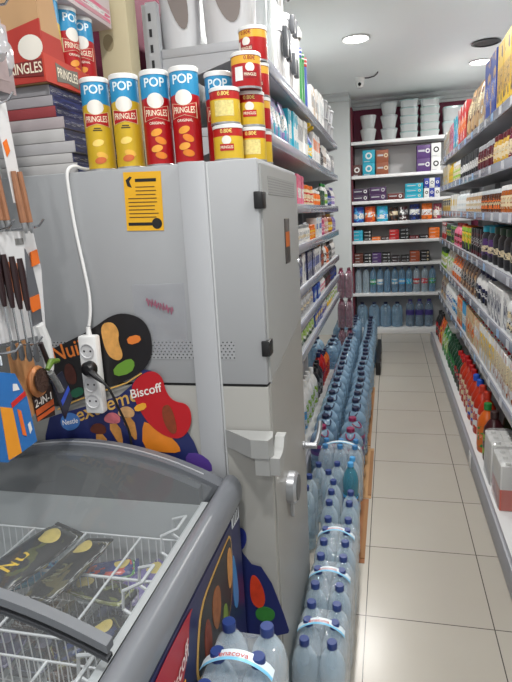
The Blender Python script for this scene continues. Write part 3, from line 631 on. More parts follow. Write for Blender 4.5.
def zx(x): return -.463 + (330 + x * .254 - 351) * .01196
BN = ['top end-wall shelf', 'second end-wall shelf', 'third end-wall shelf', 'fourth end-wall shelf', 'fifth end-wall shelf', 'sixth end-wall shelf', 'seventh end-wall shelf', 'end-wall base']
POS = ['bottom', 'second', 'third', 'fourth', 'top']
def pstack(shelf, z, x0, x1, n, h, mk, desc, cat, y=None, d=.2):
    for k in range(n):
        o = mk(); pos = ('single ' if n == 1 else {0: 'bottom ', n - 1: 'topmost '}.get(k, 'middle ' if n == 3 else ORD[k] + ' ')) 
        bput(o, (zx(x0) + zx(x1)) / 2, z + k * h, (7.44 + d / 2) if y is None else y, pos + desc, cat, shelf)
for x0, x1, n, h, lid, desc in ((117, 186, 2, .165, (215, 218, 218), 'frosted clear bowl tub'), (200, 272, 3, .155, (190, 196, 198), 'greyish clear tub'), (278, 354, 5, .093, (170, 205, 205), 'flat tub with pale teal lid'), (357, 437, 5, .09, (190, 220, 215), 'flat tub with white-green lid'), (445, 530, 2, .17, (200, 225, 225), 'wide clear tub'), (445, 520, 0, .1, 'teal', '')):
    for k in range(n):
        w_ = zx(x1) - zx(x0)
        pos = {0: 'bottom ', n - 1: 'topmost '}.get(k, 'middle ' if n == 3 else ORD[k] + ' ')
        clear_tub((zx(x0) + zx(x1)) / 2, 7.6, BT[0] + .0005 + k * h, w_ * .97, w_ * .9, h - .001, None, lid, shelf=BN[0], pos=-zx(x0), desc=pos + desc, e=.95 if x0 < 250 else .45, tp=.34 if x0 < 250 else .42)
q = BN[1]; z = BT[1]
pstack(q, z, 86, 125, 1, .14, lambda: ring_box('coffee_carton', .115, .2, .14, (82, 40, 36), 'white'), 'dark brown coffee box', 'box')
pstack(q, z, 128, 180, 2, .155, lambda: ring_box('coffee_carton', .15, .2, .154, 'teal', 'white'), 'teal coffee box', 'box')
pstack(q, z, 183, 235, 2, .15, lambda: ring_box('coffee_carton', .15, .2, .149, (150, 84, 56), 'cream'), 'copper brown coffee box', 'box')
pstack(q, z, 345, 400, 2, .16, lambda: ring_box('coffee_carton', .16, .2, .159, 'purple', 'white'), 'purple coffee box', 'box')
pstack(q, z, 402, 440, 2, .165, lambda: ring_box('capsule_carton', .112, .2, .164, 'white', 'black'), 'white capsule box with black ring', 'box')
q = BN[2]; z = BT[2]
pstack(q, z, 85, 153, 2, .08, lambda: ring_box('capsule_carton', .2, .2, .079, (56, 34, 66), 'white'), 'dark purple flat box', 'box')
pstack(q, z, 156, 226, 2, .085, lambda: ring_box('capsule_carton', .205, .2, .084, (70, 40, 84), 'silver'), 'plum flat box', 'box')
pstack(q, z, 229, 296, 1, .08, lambda: ring_box('capsule_carton', .195, .2, .079, (98, 40, 38), 'white'), 'red-brown flat box', 'box')
pstack(q, z, 300, 373, 3, .062, lambda: ring_box('capsule_carton', .215, .2, .061, 'teal', 'cream'), 'teal flat box', 'box')
for i in range(3):
    for j in range(2):
        bl = (i + j) % 2
        o = ring_box('capsule_carton', .062, .2, .118, (44, 60, 150) if bl else 'white', 'white' if bl else 'black')
        bput(o, zx(386 + i * 21), z + j * .119, 7.54, ('upper ' if j else 'lower ') + ('blue' if bl else 'white') + ' narrow capsule box', 'box', q)
q = BN[3]; z = BT[3]
for x0, x1, c1, c2, c3, h, desc in ((88, 132, 'blue', 'sky', 'white', .2, 'blue coffee bag'), (135, 180, (186, 66, 36), 'orange', 'white', .2, 'orange-red coffee bag'), (184, 232, 'teal', 'sky', 'white', .2, 'teal coffee bag'), (237, 273, 'black', 'brown', 'cream', .18, 'black coffee bag'),
                                 (277, 312, (60, 24, 30), 'white', 'dark', .18, 'dark maroon coffee bag'), (318, 362, 'navy', 'blue', 'white', .2, 'navy coffee bag'), (367, 411, 'orange', 'amber', 'white', .2, 'orange coffee bag'), (414, 448, (150, 60, 84), 'beige', 'white', .19, 'plum coffee bag')):
    bput(g_pouch('coffee_bag', zx(x1) - zx(x0), .09, h, c1, c3, c2, x0 % 7), (zx(x0) + zx(x1)) / 2, z, 7.5, desc, 'coffee bag', q)
def xs(q, z, rows):
    for x0, x1, n, h, c1, c2, desc in rows:
        w_ = zx(x1) - zx(x0) - .003
        pstack(q, z, x0, x1, n, h, lambda: ring_box('capsule_carton', w_, .18, h - .001, c1, c2), desc, 'box', d=.18)
xs(BN[4], BT[4], [(85, 127, 3, .046, 'teal', 'sky', 'teal capsule box'), (130, 162, 3, .043, 'black', 'white', 'black capsule box with white ring'), (164, 200, 1, .046, 'orange', 'cream', 'orange capsule box'), (202, 236, 1, .046, (60, 34, 30), 'white', 'dark brown capsule box'),
                  (237, 277, 3, .043, 'red', 'wine', 'red capsule box'), (280, 318, 3, .046, 'black', 'silver', 'black capsule box'), (320, 358, 1, .04, (120, 20, 30), 'white', 'wine capsule box'), (360, 396, 1, .046, (30, 26, 30), 'white', 'near-black capsule box'), (398, 440, 3, .044, 'orange', 'amber', 'bright orange capsule box')])
xs(BN[5], BT[5], [(90, 127, 3, .042, (92, 46, 34), 'brown', 'brown capsule box'), (130, 162, 3, .042, 'black', 'white', 'black capsule box with white ring'), (165, 204, 3, .043, (70, 42, 96), 'purple', 'purple capsule box'), (206, 243, 3, .042, 'black', 'silver', 'black capsule box'),
                  (246, 283, 2, .042, (50, 40, 44), 'grey', 'charcoal capsule box'), (286, 320, 2, .042, (34, 30, 32), 'silver', 'near-black capsule box'), (322, 362, 3, .045, (160, 76, 44), 'rust', 'copper capsule box'), (365, 402, 3, .045, 'black', 'cream', 'black capsule box with cream ring')])
# ------------------------------------------------------------------ water bottles
PET = film((238, 248, 253), (214, 229, 240), .26, .07, edge=.4)
PET2 = film((205, 228, 242), (140, 176, 204), .38, .1)
PETJ = film((218, 235, 246), (158, 190, 214), .36, .09)
def bottle_parts(r, r0=.042, h=.325, m=PET, cap=(38, 58, 116), label=None, x=0, y=0, one=True):
    p = r
    k = h / .325; a = r0 / .042
    prof = [(0, .004), (.03, 0), (.038, .003), (.041, .014), (.041, .05), (.0385, .056), (.041, .062), (.041, .092), (.0385, .098), (.041, .104), (.041, .18), (.039, .187), (.042, .194), (.042, .232), (.040, .25), (.033, .273), (.022, .291), (.0155, .299), (.014, .306)]
    b = obj('bottle_body' if one else 'bottle', MB().lathe([(q * a, z * k) for q, z in prof], 16, x=x, y=y), m, p)
    obj('bottle_cap', MB().lathe([(0, h), (.0145, h), (.016, h - .003), (.016, h - .021), (.014, h - .0215), (0, h - .0215)], 14, x=x, y=y), mat(cap, .35), b if not one else p)
    if label:
        obj('bottle_label', MB().lathe([(.0415 * a, .108 * k), (.042 * a, .11 * k), (.042 * a, .172 * k), (.0415 * a, .174 * k)], 16, x=x, y=y), pm(*label), p if one else b)
def water_bottle(kind, **kw):
    return proto(('wb', kind), 'water_bottle', lambda r: bottle_parts(r, **kw))
def water_jug(kind, m=PETJ, cap=(22, 30, 62), label=None, r0=.077, h=.33):
    def b(r):
        prof = [(0, .004), (.06, 0), (.072, .004)]
        for i in range(5):
            z = .02 + i * .026; prof += [(.077, z), (.077, z + .014), (.073, z + .02)]
        prof += [(.077, .155), (.077, .225), (.073, .232), (.075, .24), (.066, .265), (.045, .29), (.026, .302), (.024, .312)]
        obj('jug_body', MB().lathe([(q * r0 / .077, z * h / .33) for q, z in prof], 20), m, r)
        obj('jug_cap', MB().lathe([(0, h), (.022, h), (.025, h - .004), (.025, h - .026), (0, h - .026)], 16), mat(cap, .35), r)
        obj('jug_handle', MB().tube([(.026 * math.cos(a) - .0, -.026 - .045 * math.sin(a), h - .03 - .02 * math.sin(a)) for a in [PI * i / 10 for i in range(11)]], .004, 6), mat(cap, .35), r)
        if label: obj('jug_label', MB().lathe([(r0 + .0006, .155), (r0 + .001, .157), (r0 + .001, .224), (r0 + .0006, .226)], 20), zones(label, .4), r)
    return proto(('jug', kind), 'water_jug', b)
def strap_mat():
    return zones([(.3, (120, 190, 225)), (1, (226, 232, 238))], .3)
def water_pack(x, y, z, label, nx, ny, rz=0, sp=.0855, letters=True, m=PET, cap=(38, 58, 116), name='water_bottle_pack', film_f=.09, strap=True):
    t = thing(name, label, 'water pack', (x, y, z), rz, 'shrink-wrapped water packs on the floor' if z < .1 else None)
    for i in range(nx):
        for j in range(ny):
            bottle_parts(t, x=(i - (nx - 1) / 2) * sp, y=(j - (ny - 1) / 2) * sp, m=m, cap=cap, one=False)
    hx, hy = nx * sp / 2 + .001, ny * sp / 2 + .001
    obj('wrapping_film', MB().loft([(hx, hy, .0005), (hx, hy, .06), (hx * .99, hy * .99, .12), (hx, hy, .22), (hx * .93, hy * .93, .262), (hx * .78, hy * .78, .285)], 24, .3), film((252, 254, 255), (228, 234, 240), film_f, .06, .7, 30, edge=.3), t)
    if not strap: return t
    st = obj('carry_strap', MB().grid(lambda u, v: ((u - .5) * hx * 1.75, -.012 + (v - .5) * .03, .292 + .04 * math.sin(PI * u) ** .7), 18, 2), mat((214, 226, 234), .3), t)
    obj('strap_band', MB().grid(lambda u, v: ((u - .5) * hx * 1.75, -.012 - .0152 + v * .008, .2932 + .04 * math.sin(PI * u) ** .7), 18, 1), mat((120, 190, 225), .3), st)
    if letters:
        tx = text('Penacova', .02, .0).xf(lambda a, b, c: (a - .01, -.012 + b + .001, .2935 + .04 * math.sin(PI * min(1, max(0, (a - .01) / (hx * 1.75) + .5))) ** .7))
        obj('strap_lettering', tx, mat('red', .4), st, False)
    return t
# row along the locker and the toiletries rack, from the camera towards the end wall
BXc = -.213
water_pack(BXc, 1.53, 0, 'pack of water bottles with printed strap, closest to the freezer on the floor', 2, 3)
water_pack(BXc, 1.80, 0, 'pack of water bottles with printed strap, between two like packs beside the locker', 2, 3)
water_pack(BXc, 2.07, 0, 'pack of water bottles with printed strap, beside the locker door lever end', 2, 3)
G = 'loose blue-capped water bottles on the floor'
k = 0
WL = []
for y in (2.29, 2.39, 2.49):
    for x in (-.265, -.175):
        if (x, y) == (-.175, 2.49): continue
        o = water_bottle('plain', m=PET); o.location = (x, y, .0037); WL.append(o)
for x, y in ((-.30, 2.6), (-.39, 2.42), (-.39, 2.54), (-.36, 2.68), (-.265, 2.7)):
    o = water_bottle('plain', m=PET); o.location = (x, y, 0); WL.append(o)
for i, o in enumerate(WL): tag(o, f'loose clear water bottle with navy cap, {ordinal(i + 1)} beyond the strapped packs', 'water bottle', G)
o = water_bottle('turquoise', m=film((150, 210, 225), (80, 150, 170), .4, .1), cap=(70, 150, 205), label=('sky', 'blue', 'dkgreen', 2), r0=.041, h=.36); o.location = (-.19, 2.62, .0037)
tag(o, 'tall turquoise water bottle with pale blue cap and bright blue label, by the cardboard', 'water bottle')
water_pack(-.268, 2.955, .0037, 'pack of clear bottles with white strap, before the magenta-capped jugs', 3, 2, letters=False, sp=.083, cap=(60, 120, 170))
o = water_bottle('yellowtag', m=PET, cap=(70, 150, 205)); o.location = (-.19, 2.76, .0037); tag(o, 'clear water bottle with pale blue cap standing behind the tall turquoise one', 'water bottle')
ML = [(.34, (90, 60, 130)), (.7, (56, 60, 120)), (1, (140, 60, 110))]
for i, (x, y) in enumerate(((-.225, 3.16), (-.40, 3.2), (-.225, 3.34))):
    o = water_jug('magenta', PETJ, (130, 30, 74), ML); o.location = (x, y, .0037 if x > -.3 else 0); o.rotation_euler = (0, 0, i * .4)
    tag(o, ['water jug with magenta cap and violet label, at the cardboard edge', 'water jug with magenta cap and violet label, against the toiletries rack', 'water jug with magenta cap behind another at the cardboard edge'][i], 'water jug', 'magenta-capped water jugs')
for c, (x, nm) in enumerate(((-.232, 'aisle-edge row'), (-.395, 'rack-side row'))):
    ys = [3.53 + i * .165 + (0 if c == 0 else -.15) for i in range(21 if c == 0 else 16)]
    n = len(ys)
    for i, y in enumerate(ys):
        o = water_jug('blue'); o.location = (x + (rng.random() * .022 if c == 0 else rng.random() * -.012), y + (rng.random() - .5) * .008, .0037 if c == 0 and y < 5.1 else 0); o.rotation_euler = (0, 0, rng.random() * .8 - .4)
        tag(o, f'blue water jug with dark cap, {ordinal(n - i)} from the end wall in the {nm}', 'water jug', 'dark-capped water jugs on the floor, ' + nm)
IN = [(-.57, 5.42), (-.57, 5.6), (-.57, 5.78), (-.74, 5.5), (-.74, 5.7), (-.40, 6.43), (-.40, 6.6), (-.40, 6.77), (-.40, 6.94), (-.57, 6.45), (-.57, 6.63), (-.57, 6.81), (-.57, 6.99)]
for i, (x, y) in enumerate(sorted(IN, key=lambda q: -q[1])):
    o = water_jug('blue'); o.location = (x, y, 0); o.rotation_euler = (0, 0, rng.random() * 2 - 1)
    tag(o, f'blue water jug, {ordinal(i + 1)} from the end wall among those round the pink stack', 'water jug', 'dark-capped water jugs around the pink stack')
PK = film((196, 126, 150), (136, 62, 90), .5, .12)
for k in range(3):
    water_pack(-.475, 6.2, k * .335, ['pack of pink flavoured water bottles, bottom of the pink stack', 'pack of pink flavoured water bottles, middle of the pink stack', 'pack of pink flavoured water bottles, top of the pink stack'][k], 2, 2, letters=False, m=PK, cap=(90, 24, 44), strap=False)
# end-wall unit bottles
q = BN[6]; z = BT[6]
for i, (x, lab, m) in enumerate(((105, None, 0), (138, None, 0), (168, ('green', 'white', 'teal', 1), 1), (198, ('white', 'sky', 'clear', 2), 1), (228, None, 1), (260, ('white', 'sky', 'teal', 4), 1), (290, ('sky', 'white', 'sky', 3), 1), (320, ('teal', 'sky', 'white', 1), 1), (350, ('red', 'white', 'wine', 1), 0), (384, ('red', 'magenta', 'white', 2), 0), (415, ('green', 'teal', 'white', 1), 1))):
    o = water_bottle(('b', i), m=PET2 if m else PET, cap=(30, 40, 90), label=lab, h=.33, r0=.043)
    bput(o, zx(x), z, 7.5, ['clear water bottle', 'clear water bottle', 'water bottle with green label', 'water bottle with white label', 'blue unlabelled water bottle', 'blue water bottle with white neck band', 'blue water bottle with pale label', 'water bottle with teal label', 'water bottle with red label', 'bottle with red and magenta label', 'bottle with teal-green label'][i], 'water bottle', q)
q = BN[7]
for i, x in enumerate((120, 172, 221, 270)):
    o = water_jug('wall', r0=.0735); bput(o, zx(x), .07, 7.5, 'blue water jug with dark cap', 'water jug', q)
for i, x in enumerate((325, 364, 403)):
    o = water_jug('wallpurple', film((205, 225, 235), (150, 170, 190), .34, .1), (70, 60, 130), [(1, (64, 54, 120))], r0=.055, h=.36); bput(o, zx(x), .07, 7.5, 'clear jug with violet cap and band', 'water jug', q)
# floor cardboard, dark crate
CB = mat((150, 108, 70), .8, noise=.12, nscale=9)
for i, (y0, y1, x0, x1, lab) in enumerate(((2.32, 2.92, -.33, -.112, 'flattened brown cardboard on the floor under the loose water bottles'), (2.93, 3.62, -.32, -.10, 'flattened tan cardboard on the floor beside the magenta-capped jugs'), (3.63, 5.0, -.33, -.125, 'long flattened cardboard strip on the floor beside the blue jugs'))):
    o = thing('cardboard_sheet', lab, 'cardboard', (0, 0, 0))
    obj('sheet', MB().box(x0 + .02, x1, y0, y1, .0002, .0035), mat([(150, 100, 64), (176, 136, 94), (168, 130, 92)][i], .8, noise=.12, nscale=9), o)
    obj('folded_flap', MB().prism([(x1 - .001, .0036), (x1 - .02, .004), (x1 - .021, .0075), (x1, .009)], y0 + .03, y1 - .05, 'xz'), CB, o)
t = thing('black_crate', 'low black carton on the floor at the end of the jug row', 'carton', (-.083, 5.95, 0))
obj('crate_body', MB().box(-.045, .0, -.55, .5, .0, .13, .004), mat('black', .5), t)
for k in range(3): obj('printed_tag', MB().box(.0005, .002, -.4 + k * .3, -.34 + k * .3, .05, .09), mat('white', .5), t)

# ------------------------------------------------------------------ the grey locker
gm = mat((158, 160, 163), .42, noise=.025, nscale=3)
gm2 = mat((156, 155, 151), .42, noise=.03, nscale=3)
t = thing('steel_locker', 'tall grey steel locker with snack tubes on top, behind the freezer', 'locker')
LF, LB, LL_, LR = 1.372, 1.95, -1.06, -.312
obj('lower_body', MB().box(LL_, LR, LF, LB, .03, 1.156, .004), gm2, t)
obj('plinth', MB().box(LL_ + .02, LR - .02, LF + .02, LB - .02, 0, .03), mat('dark', .6), t)
obj('upper_body', MB().box(LL_, LR, LF, LB, 1.163, 1.74, .004), gm, t)
obj('seam', MB().box(LL_ + .004, LR - .004, LF + .004, LB - .004, 1.1561, 1.1629), mat('black', .7), t)
obj('channel_strip', MB().box(-.513, -.443, LF - .009, LF - .0005, .03, 1.742, .003), mat((166, 168, 172), .4), t)
obj('edge_bead', MB().box(-.4425, -.437, LF - .004, LF - .0005, .03, 1.735, .001), mat((178, 180, 182), .4), t)
def dots():
    m, n, l, b = newmat('perforated')
    tc = n.new('ShaderNodeTexCoord'); sp = n.new('ShaderNodeSeparateXYZ'); l.new(tc.outputs['Object'], sp.inputs[0])
    row = mth(n, l, 'FLOOR', mth(n, l, 'DIVIDE', sp.outputs[2], .0085))
    ox = mth(n, l, 'MULTIPLY', mth(n, l, 'MODULO', row, 2.0), .5)
    fx = mth(n, l, 'SUBTRACT', mth(n, l, 'FRACT', mth(n, l, 'ADD', mth(n, l, 'DIVIDE', mth(n, l, 'ADD', sp.outputs[0], 5), .0115), ox)), .5)
    fz = mth(n, l, 'SUBTRACT', mth(n, l, 'FRACT', mth(n, l, 'DIVIDE', sp.outputs[2], .0085)), .5)
    d = mth(n, l, 'ADD', mth(n, l, 'MULTIPLY', mth(n, l, 'MULTIPLY', fx, fx), 1.8), mth(n, l, 'MULTIPLY', fz, fz))
    c = mixc(n, l, mth(n, l, 'LESS_THAN', d, .07), C((158, 160, 163)), C((58, 58, 60)))
    l.new(c, b.inputs['Base Color']); b.inputs['Roughness'].default_value = .45; return m
pd = dots()
obj('vent_grille', MB().box(-1.03, -.514, LF - .0012, LF - .0004, 1.232, 1.283), pd, t)
obj('vent_grille', MB().box(-.436, -.396, LF - .0012, LF - .0004, 1.232, 1.283), pd, t)
door = obj('door', MB().prism([(1.386, 1.166), (1.938, 1.245), (1.938, 1.728), (1.386, 1.728)], LR + .0005, LR + .006, 'yz'), mat((156, 157, 156), .42, noise=.02, nscale=3), t)
obj('lower_door', MB().prism([(1.386, .06), (1.938, .06), (1.938, 1.238), (1.386, 1.158)], LR + .0005, LR + .004, 'yz'), mat((152, 151, 147), .42, noise=.03, nscale=3), t)
def slots():
    m, n, l, b = newmat('door_vent')
    tc = n.new('ShaderNodeTexCoord'); sp = n.new('ShaderNodeSeparateXYZ'); l.new(tc.outputs['Object'], sp.inputs[0])
    a = mth(n, l, 'FRACT', mth(n, l, 'DIVIDE', sp.outputs[1], .011)); bb = mth(n, l, 'FRACT', mth(n, l, 'DIVIDE', sp.outputs[2], .007))
    g = mth(n, l, 'MULTIPLY', mth(n, l, 'LESS_THAN', a, .45), mth(n, l, 'LESS_THAN', bb, .5))
    l.new(mixc(n, l, g, C((148, 149, 148)), C((100, 100, 100))), b.inputs['Base Color']); return m
obj('door_vent', MB().box(LR + .0062, LR + .0072, 1.46, 1.88, 1.655, 1.702), slots(), t)
for z in (1.64, 1.262): obj('hinge', MB().box(LR - .012, LR + .011, 1.366, 1.41, z - .021, z + .021, .003), mat('black', .4), t)
sl = obj('viewing_slot', MB().box(LR + .0062, LR + .0085, 1.672, 1.75, 1.455, 1.59, .001), mat((70, 66, 64), .3), t)
obj('orange_sticker', MB().box(LR + .0087, LR + .0092, 1.678, 1.744, 1.505, 1.55), mat((190, 96, 30), .4), sl)
obj('keyhole_cover', MB().lathe([(0, .006), (.009, .005), (.01, 0)], 14, axis='x', x=LR + .006, y=1.915, z=1.44), mat('silver', .3, .8), t)
hn = obj('handle_block', MB().prism([(-.436, LF - .0095), (-.425, LF - .016), (-.35, LF - .074), (-.304, LF - .074), (-.296, LF - .05), (-.303, LF - .0095)], .985, 1.036, 'xy'), mat((154, 155, 154), .4), t)
obj('handle_lower_block', MB().prism([(-.342, LF - .0005), (-.342, LF - .07), (-.303, LF - .07), (-.303, LF - .0005)], .935, .9845, 'xy'), mat((154, 155, 154), .4), t)
obj('latch_cover', MB().prism([(1.305, .936), (1.345, .936), (1.40, .975), (1.415, 1.0), (1.41, 1.015), (1.38, 1.015), (1.36, .99), (1.34, .984), (1.305, .984)], LR + .0095, LR + .036, 'yz'), mat((154, 155, 154), .4), t)
lv = obj('lever_shaft', MB().lathe([(.016, 0), (.016, .006), (.012, .008), (.012, .05), (0, .052)], 14, axis='x', x=LR + .0045, y=1.885, z=.77), mat('silver', .25, .9), t)
obj('lever_grip', MB().tube([(LR + .045, 1.885, .77), (LR + .055, 1.9, .785), (LR + .06, 1.93, .81), (LR + .06, 1.96, .835)], .009), mat('silver', .25, .9), lv)
dl = obj('dial_lock', MB().lathe([(.05, 0), (.05, .022), (.044, .03), (0, .03)], 28, axis='x', x=LR + .0045, y=1.572, z=.765), mat('silver', .3, .8), t)
obj('dial_face', MB().lathe([(.041, .0303), (.039, .0325), (0, .0325)], 28, axis='x', x=LR + .0045, y=1.572, z=.765), mat((96, 98, 100), .4, .4, noise=.5, nscale=120), dl)
obj('lock_tongue', MB().prism([(1.585, .73), (1.61, .73), (1.612, .655), (1.6, .645), (1.588, .655)], LR + .0045, LR + .013, 'yz'), mat('silver', .35, .7), dl)
# papers on the locker
t = thing('yellow_notice', 'yellow printed notice taped to the grey locker under the snack tubes', 'notice', (-.617, LF - .001, 1.653)); t.rotation_euler = (0, R_(2), 0)
obj('paper', MB().box(-.052, .052, -.0008, 0, -.073, .075), mat((226, 170, 28), .6), t)
q = MB()
rl = random.Random(3)
obj('heading_print', MB().box(-.02, .038, -.0012, -.0009, .05, .058), mat('black', .6), t)
obj('figure_print', MB().prism([(-.042, .04), (-.03, .036), (-.036, .052), (-.028, .062), (-.034, .064), (-.046, .055)], -.0012, -.0009, 'xz'), mat('black', .6), t)
for k in range(9):
    x1 = .03 + rl.random() * .012; x0 = -.042 if k > 2 else -.02
    obj('text_line', MB().box(x0, x1, -.0012, -.0009, .036 - k * .0095, .0385 - k * .0095), mat((90, 64, 20), .6), t)
obj('footer_print', MB().box(-.046, .022, -.0012, -.0009, -.06, -.052), mat('black', .6), t)
obj('stamp_print', MB().ell(.034, -.055, .014, .014).xf(lambda x, y, z: (x, -.0013, y)), mat('black', .6), t)
t = thing('plastic_sleeve', 'clear plastic sleeve with a red mark taped on the locker', 'plastic sleeve', (-.6, LF - .0025, 1.345))
obj('sleeve', MB().grid(lambda u, v: ((u - .5) * .15, .0012 * math.sin(u * 9 + v * 7), (v - .5) * .19), 12, 12), film((250, 250, 252), (220, 222, 226), .12, .12, .5, 25), t)
obj('red_mark', MB().tube([(-.035 + .075 * i / 26, -.0032, .05 - .028 * i / 26 + .012 * math.sin(i * 2.3)) for i in range(27)], .0014, 5), mat((160, 84, 110), .5), t)

# ------------------------------------------------------------------ goods on the locker
TOP = 1.7405
def tall_can(flavour):
    base = {'yellow': (208, 172, 42), 'red': (174, 20, 28)}[flavour]
    def b(r):
        R, h = .0365, .232
        body = obj('paper_tube', MB().lathe([(0, .003), (R - .001, .003), (R, .006), (R, h - .012), (0, h - .012)], 28), zones([(.765, base), (1, (48, 144, 192))], .3, .05), r)
        obj('base_rim', MB().lathe([(R - .003, 0), (R + .0008, 0), (R + .001, .005), (R, .006)], 28), mat('silver', .3, .8), r)
        obj('lid', MB().lathe([(R + .0012, h - .0125), (R + .0014, h - .002), (R - .001, h), (R - .003, h - .003), (0, h - .003)], 28), mat('white', .35), r)
        obj('white_oval', wrap(MB().ell(0, 0, .0225, .018, 0, 24), R + .0005, .158), mat((228, 224, 216), .4), r)
        bw = MB()
        def bow(u, v):
            x = (u - .5) * .066; hh = .0105 + .007 * abs(u - .5) * 2
            return (x, (v - .5) * 2 * hh, 0)
        obj('name_banner_edge', wrap(MB().grid(lambda u, v: tuple(a * 1.08 for a in bow(u, v)), 14, 3), R + .0007, .128), mat((228, 214, 180), .4), r)
        bn = obj('name_banner', wrap(MB().grid(bow, 14, 3), R + .001, .128), mat((176, 28, 30), .4), r)
        obj('name_lettering', wrap(text('PRINGLES', .0175, .012).xf(lambda x, y, z: (x * .78, y * (1 + 9 * abs(x)), 0)), R + .0014, .128), mat((236, 226, 200), .4), bn, False)
        obj('flash_lettering', wrap(text('POP', .03, .02), R + .0006, .2), mat((224, 236, 240), .4), r, False)
        if flavour == 'red': obj('flavour_lettering', wrap(text('ORIGINAL', .009, .01), R + .0006, .104), mat((240, 230, 210), .4), r, False)
        else:
            for k in range(2): obj('flavour_print', wrap(MB().grid(lambda u, v: ((u - .5) * (.018 + .006 * k), (v - .5) * .003, 0), 6, 1), R + .0006, .106 - k * .005), mat((70, 56, 20), .4), r)
        for k, (x, y, a) in enumerate(((-.004, .082, .3), (.006, .062, -.4), (-.006, .043, .2), (.004, .026, -.2)) if flavour == 'red' else ((-.002, .07, .2), (.006, .038, -.3), (.0, .026, .15))):
            obj('chip_picture', wrap(MB().ell(x, 0, .0155, .0085, a, 20), R + .0006 + k * .0003, y), mat([(226, 150, 50), (216, 124, 34), (228, 158, 60), (210, 120, 30)][k] if flavour == 'red' else [(238, 206, 110), (226, 176, 70), (196, 100, 50)][k], .4), r)
    return proto(('tallcan', flavour), 'snack_tube', b)
for x, y, fl, rz, lab in ((-.752, 1.43, 'yellow', .38, 'yellow snack tube standing next to the stacked navy boxes'), (-.668, 1.43, 'yellow', .28, 'yellow snack tube standing between a yellow tube and a red one'),
                          (-.583, 1.43, 'red', .34, 'red snack tube standing beside the yellow ones, above the yellow notice'), (-.503, 1.43, 'red', .2, 'red snack tube in the middle of the three red ones'),
                          (-.438, 1.515, 'red', .2, 'red snack tube partly hidden behind the small yellow cans'), (-.365, 1.57, 'red', .2, 'red snack tube hidden deep behind the small cans, only its lid shows')):
    o = tall_can(fl); o.location = (x, y, TOP); o.rotation_euler = (0, 0, rz); tag(o, lab, 'snack tube', 'tall snack tubes on the locker')
def small_can(kind):
    def b(r):
        R, h = .0375, .086
        body = {'y': [(.74, (214, 178, 50)), (1, (180, 34, 30))], 'r': [(.74, (174, 26, 30)), (.98, (224, 170, 60)), (1, (174, 26, 30))], 'w': [(.74, (214, 178, 50)), (1, (180, 34, 30))]}[kind]
        obj('paper_tube', MB().lathe([(0, .002), (R - .001, .002), (R, .005), (R, h - .009), (0, h - .009)], 28), zones(body, .3), r)
        obj('base_rim', MB().lathe([(R - .003, 0), (R + .0008, 0), (R + .001, .004), (R, .005)], 28), mat('silver', .3, .8), r)
        obj('lid', MB().lathe([(R + .0012, h - .0095), (R + .0014, h - .002), (R - .001, h), (R - .003, h - .002), (0, h - .002)], 28), mat('white', .35), r)
        obj('band_lettering', wrap(text('0.80€', .013, .01), R + .0005, .069), mat((240, 220, 120) if kind != 'r' else (150, 30, 30), .4), r, False)
        if kind == 'w':
            obj('text_panel', wrap(MB().grid(lambda u, v: ((u - .5) * .05, (v - .5) * .036, 0), 10, 2), R + .0005, .036), mat((216, 200, 130), .5, noise=.4, nscale=180), r)
        else:
            obj('white_oval', wrap(MB().ell(0, 0, .012, .0105, 0, 20), R + .0005, .048), mat((228, 224, 216), .4), r)
            bn = obj('name_banner', wrap(MB().grid(lambda u, v: ((u - .5) * .036, (v - .5) * .016, 0), 8, 2), R + .0008, .031), mat((176, 28, 30) if kind == 'y' else (140, 16, 26), .4), r)
            obj('name_lettering', wrap(text('PRINGLES', .0095, .012).xf(lambda x, y, z: (x * .8, y, 0)), R + .0012, .031), mat((236, 226, 200), .4), bn, False)
            if kind == 'r': obj('price_label', wrap(MB().grid(lambda u, v: (-.03 + (u - .5) * .022, (v - .5) * .032, 0), 6, 2), R + .0009, .034), mat('white', .5), r)
    return proto(('smallcan', kind), 'snack_can', b)
G = 'small snack cans stacked on the locker'
hh = .0865
for x, y, lv_, kind, rz, lab in ((-.395, 1.425, 0, 'y', .15, 'small yellow snack can, bottom of the front column on the locker corner'), (-.398, 1.425, 1, 'w', .2, 'small yellow snack can with text panel, top of the front column'),
                               (-.352, 1.50, 0, 'w', .2, 'small yellow snack can with text panel, bottom of the second column'), (-.352, 1.50, 1, 'y', .2, 'small yellow snack can with banner, second up in the second column'),
                               (-.351, 1.475, 2, 'r', .5, 'small red snack can with white price label, third layer of the stack'), (-.352, 1.575, 3, 'r', -.3, 'small red snack can at the very top of the stack'),
                               (-.352, 1.582, 0, 'y', .3, 'small yellow snack can, bottom of the column by the locker door edge'), (-.352, 1.582, 1, 'r', .3, 'small red snack can, second up in the column by the door edge'), (-.352, 1.582, 2, 'r', .3, 'small red snack can behind the labelled red one')):
    o = small_can(kind); o.location = (x, y, TOP + lv_ * hh); o.rotation_euler = (0, 0, rz); tag(o, lab, 'snack can', G)
# the hidden tube behind would clash with the columns: it stands further back
for o in S.objects:
    if o.get('label', '').startswith('red snack tube hidden'): o.location = (-.43, 1.62, TOP)
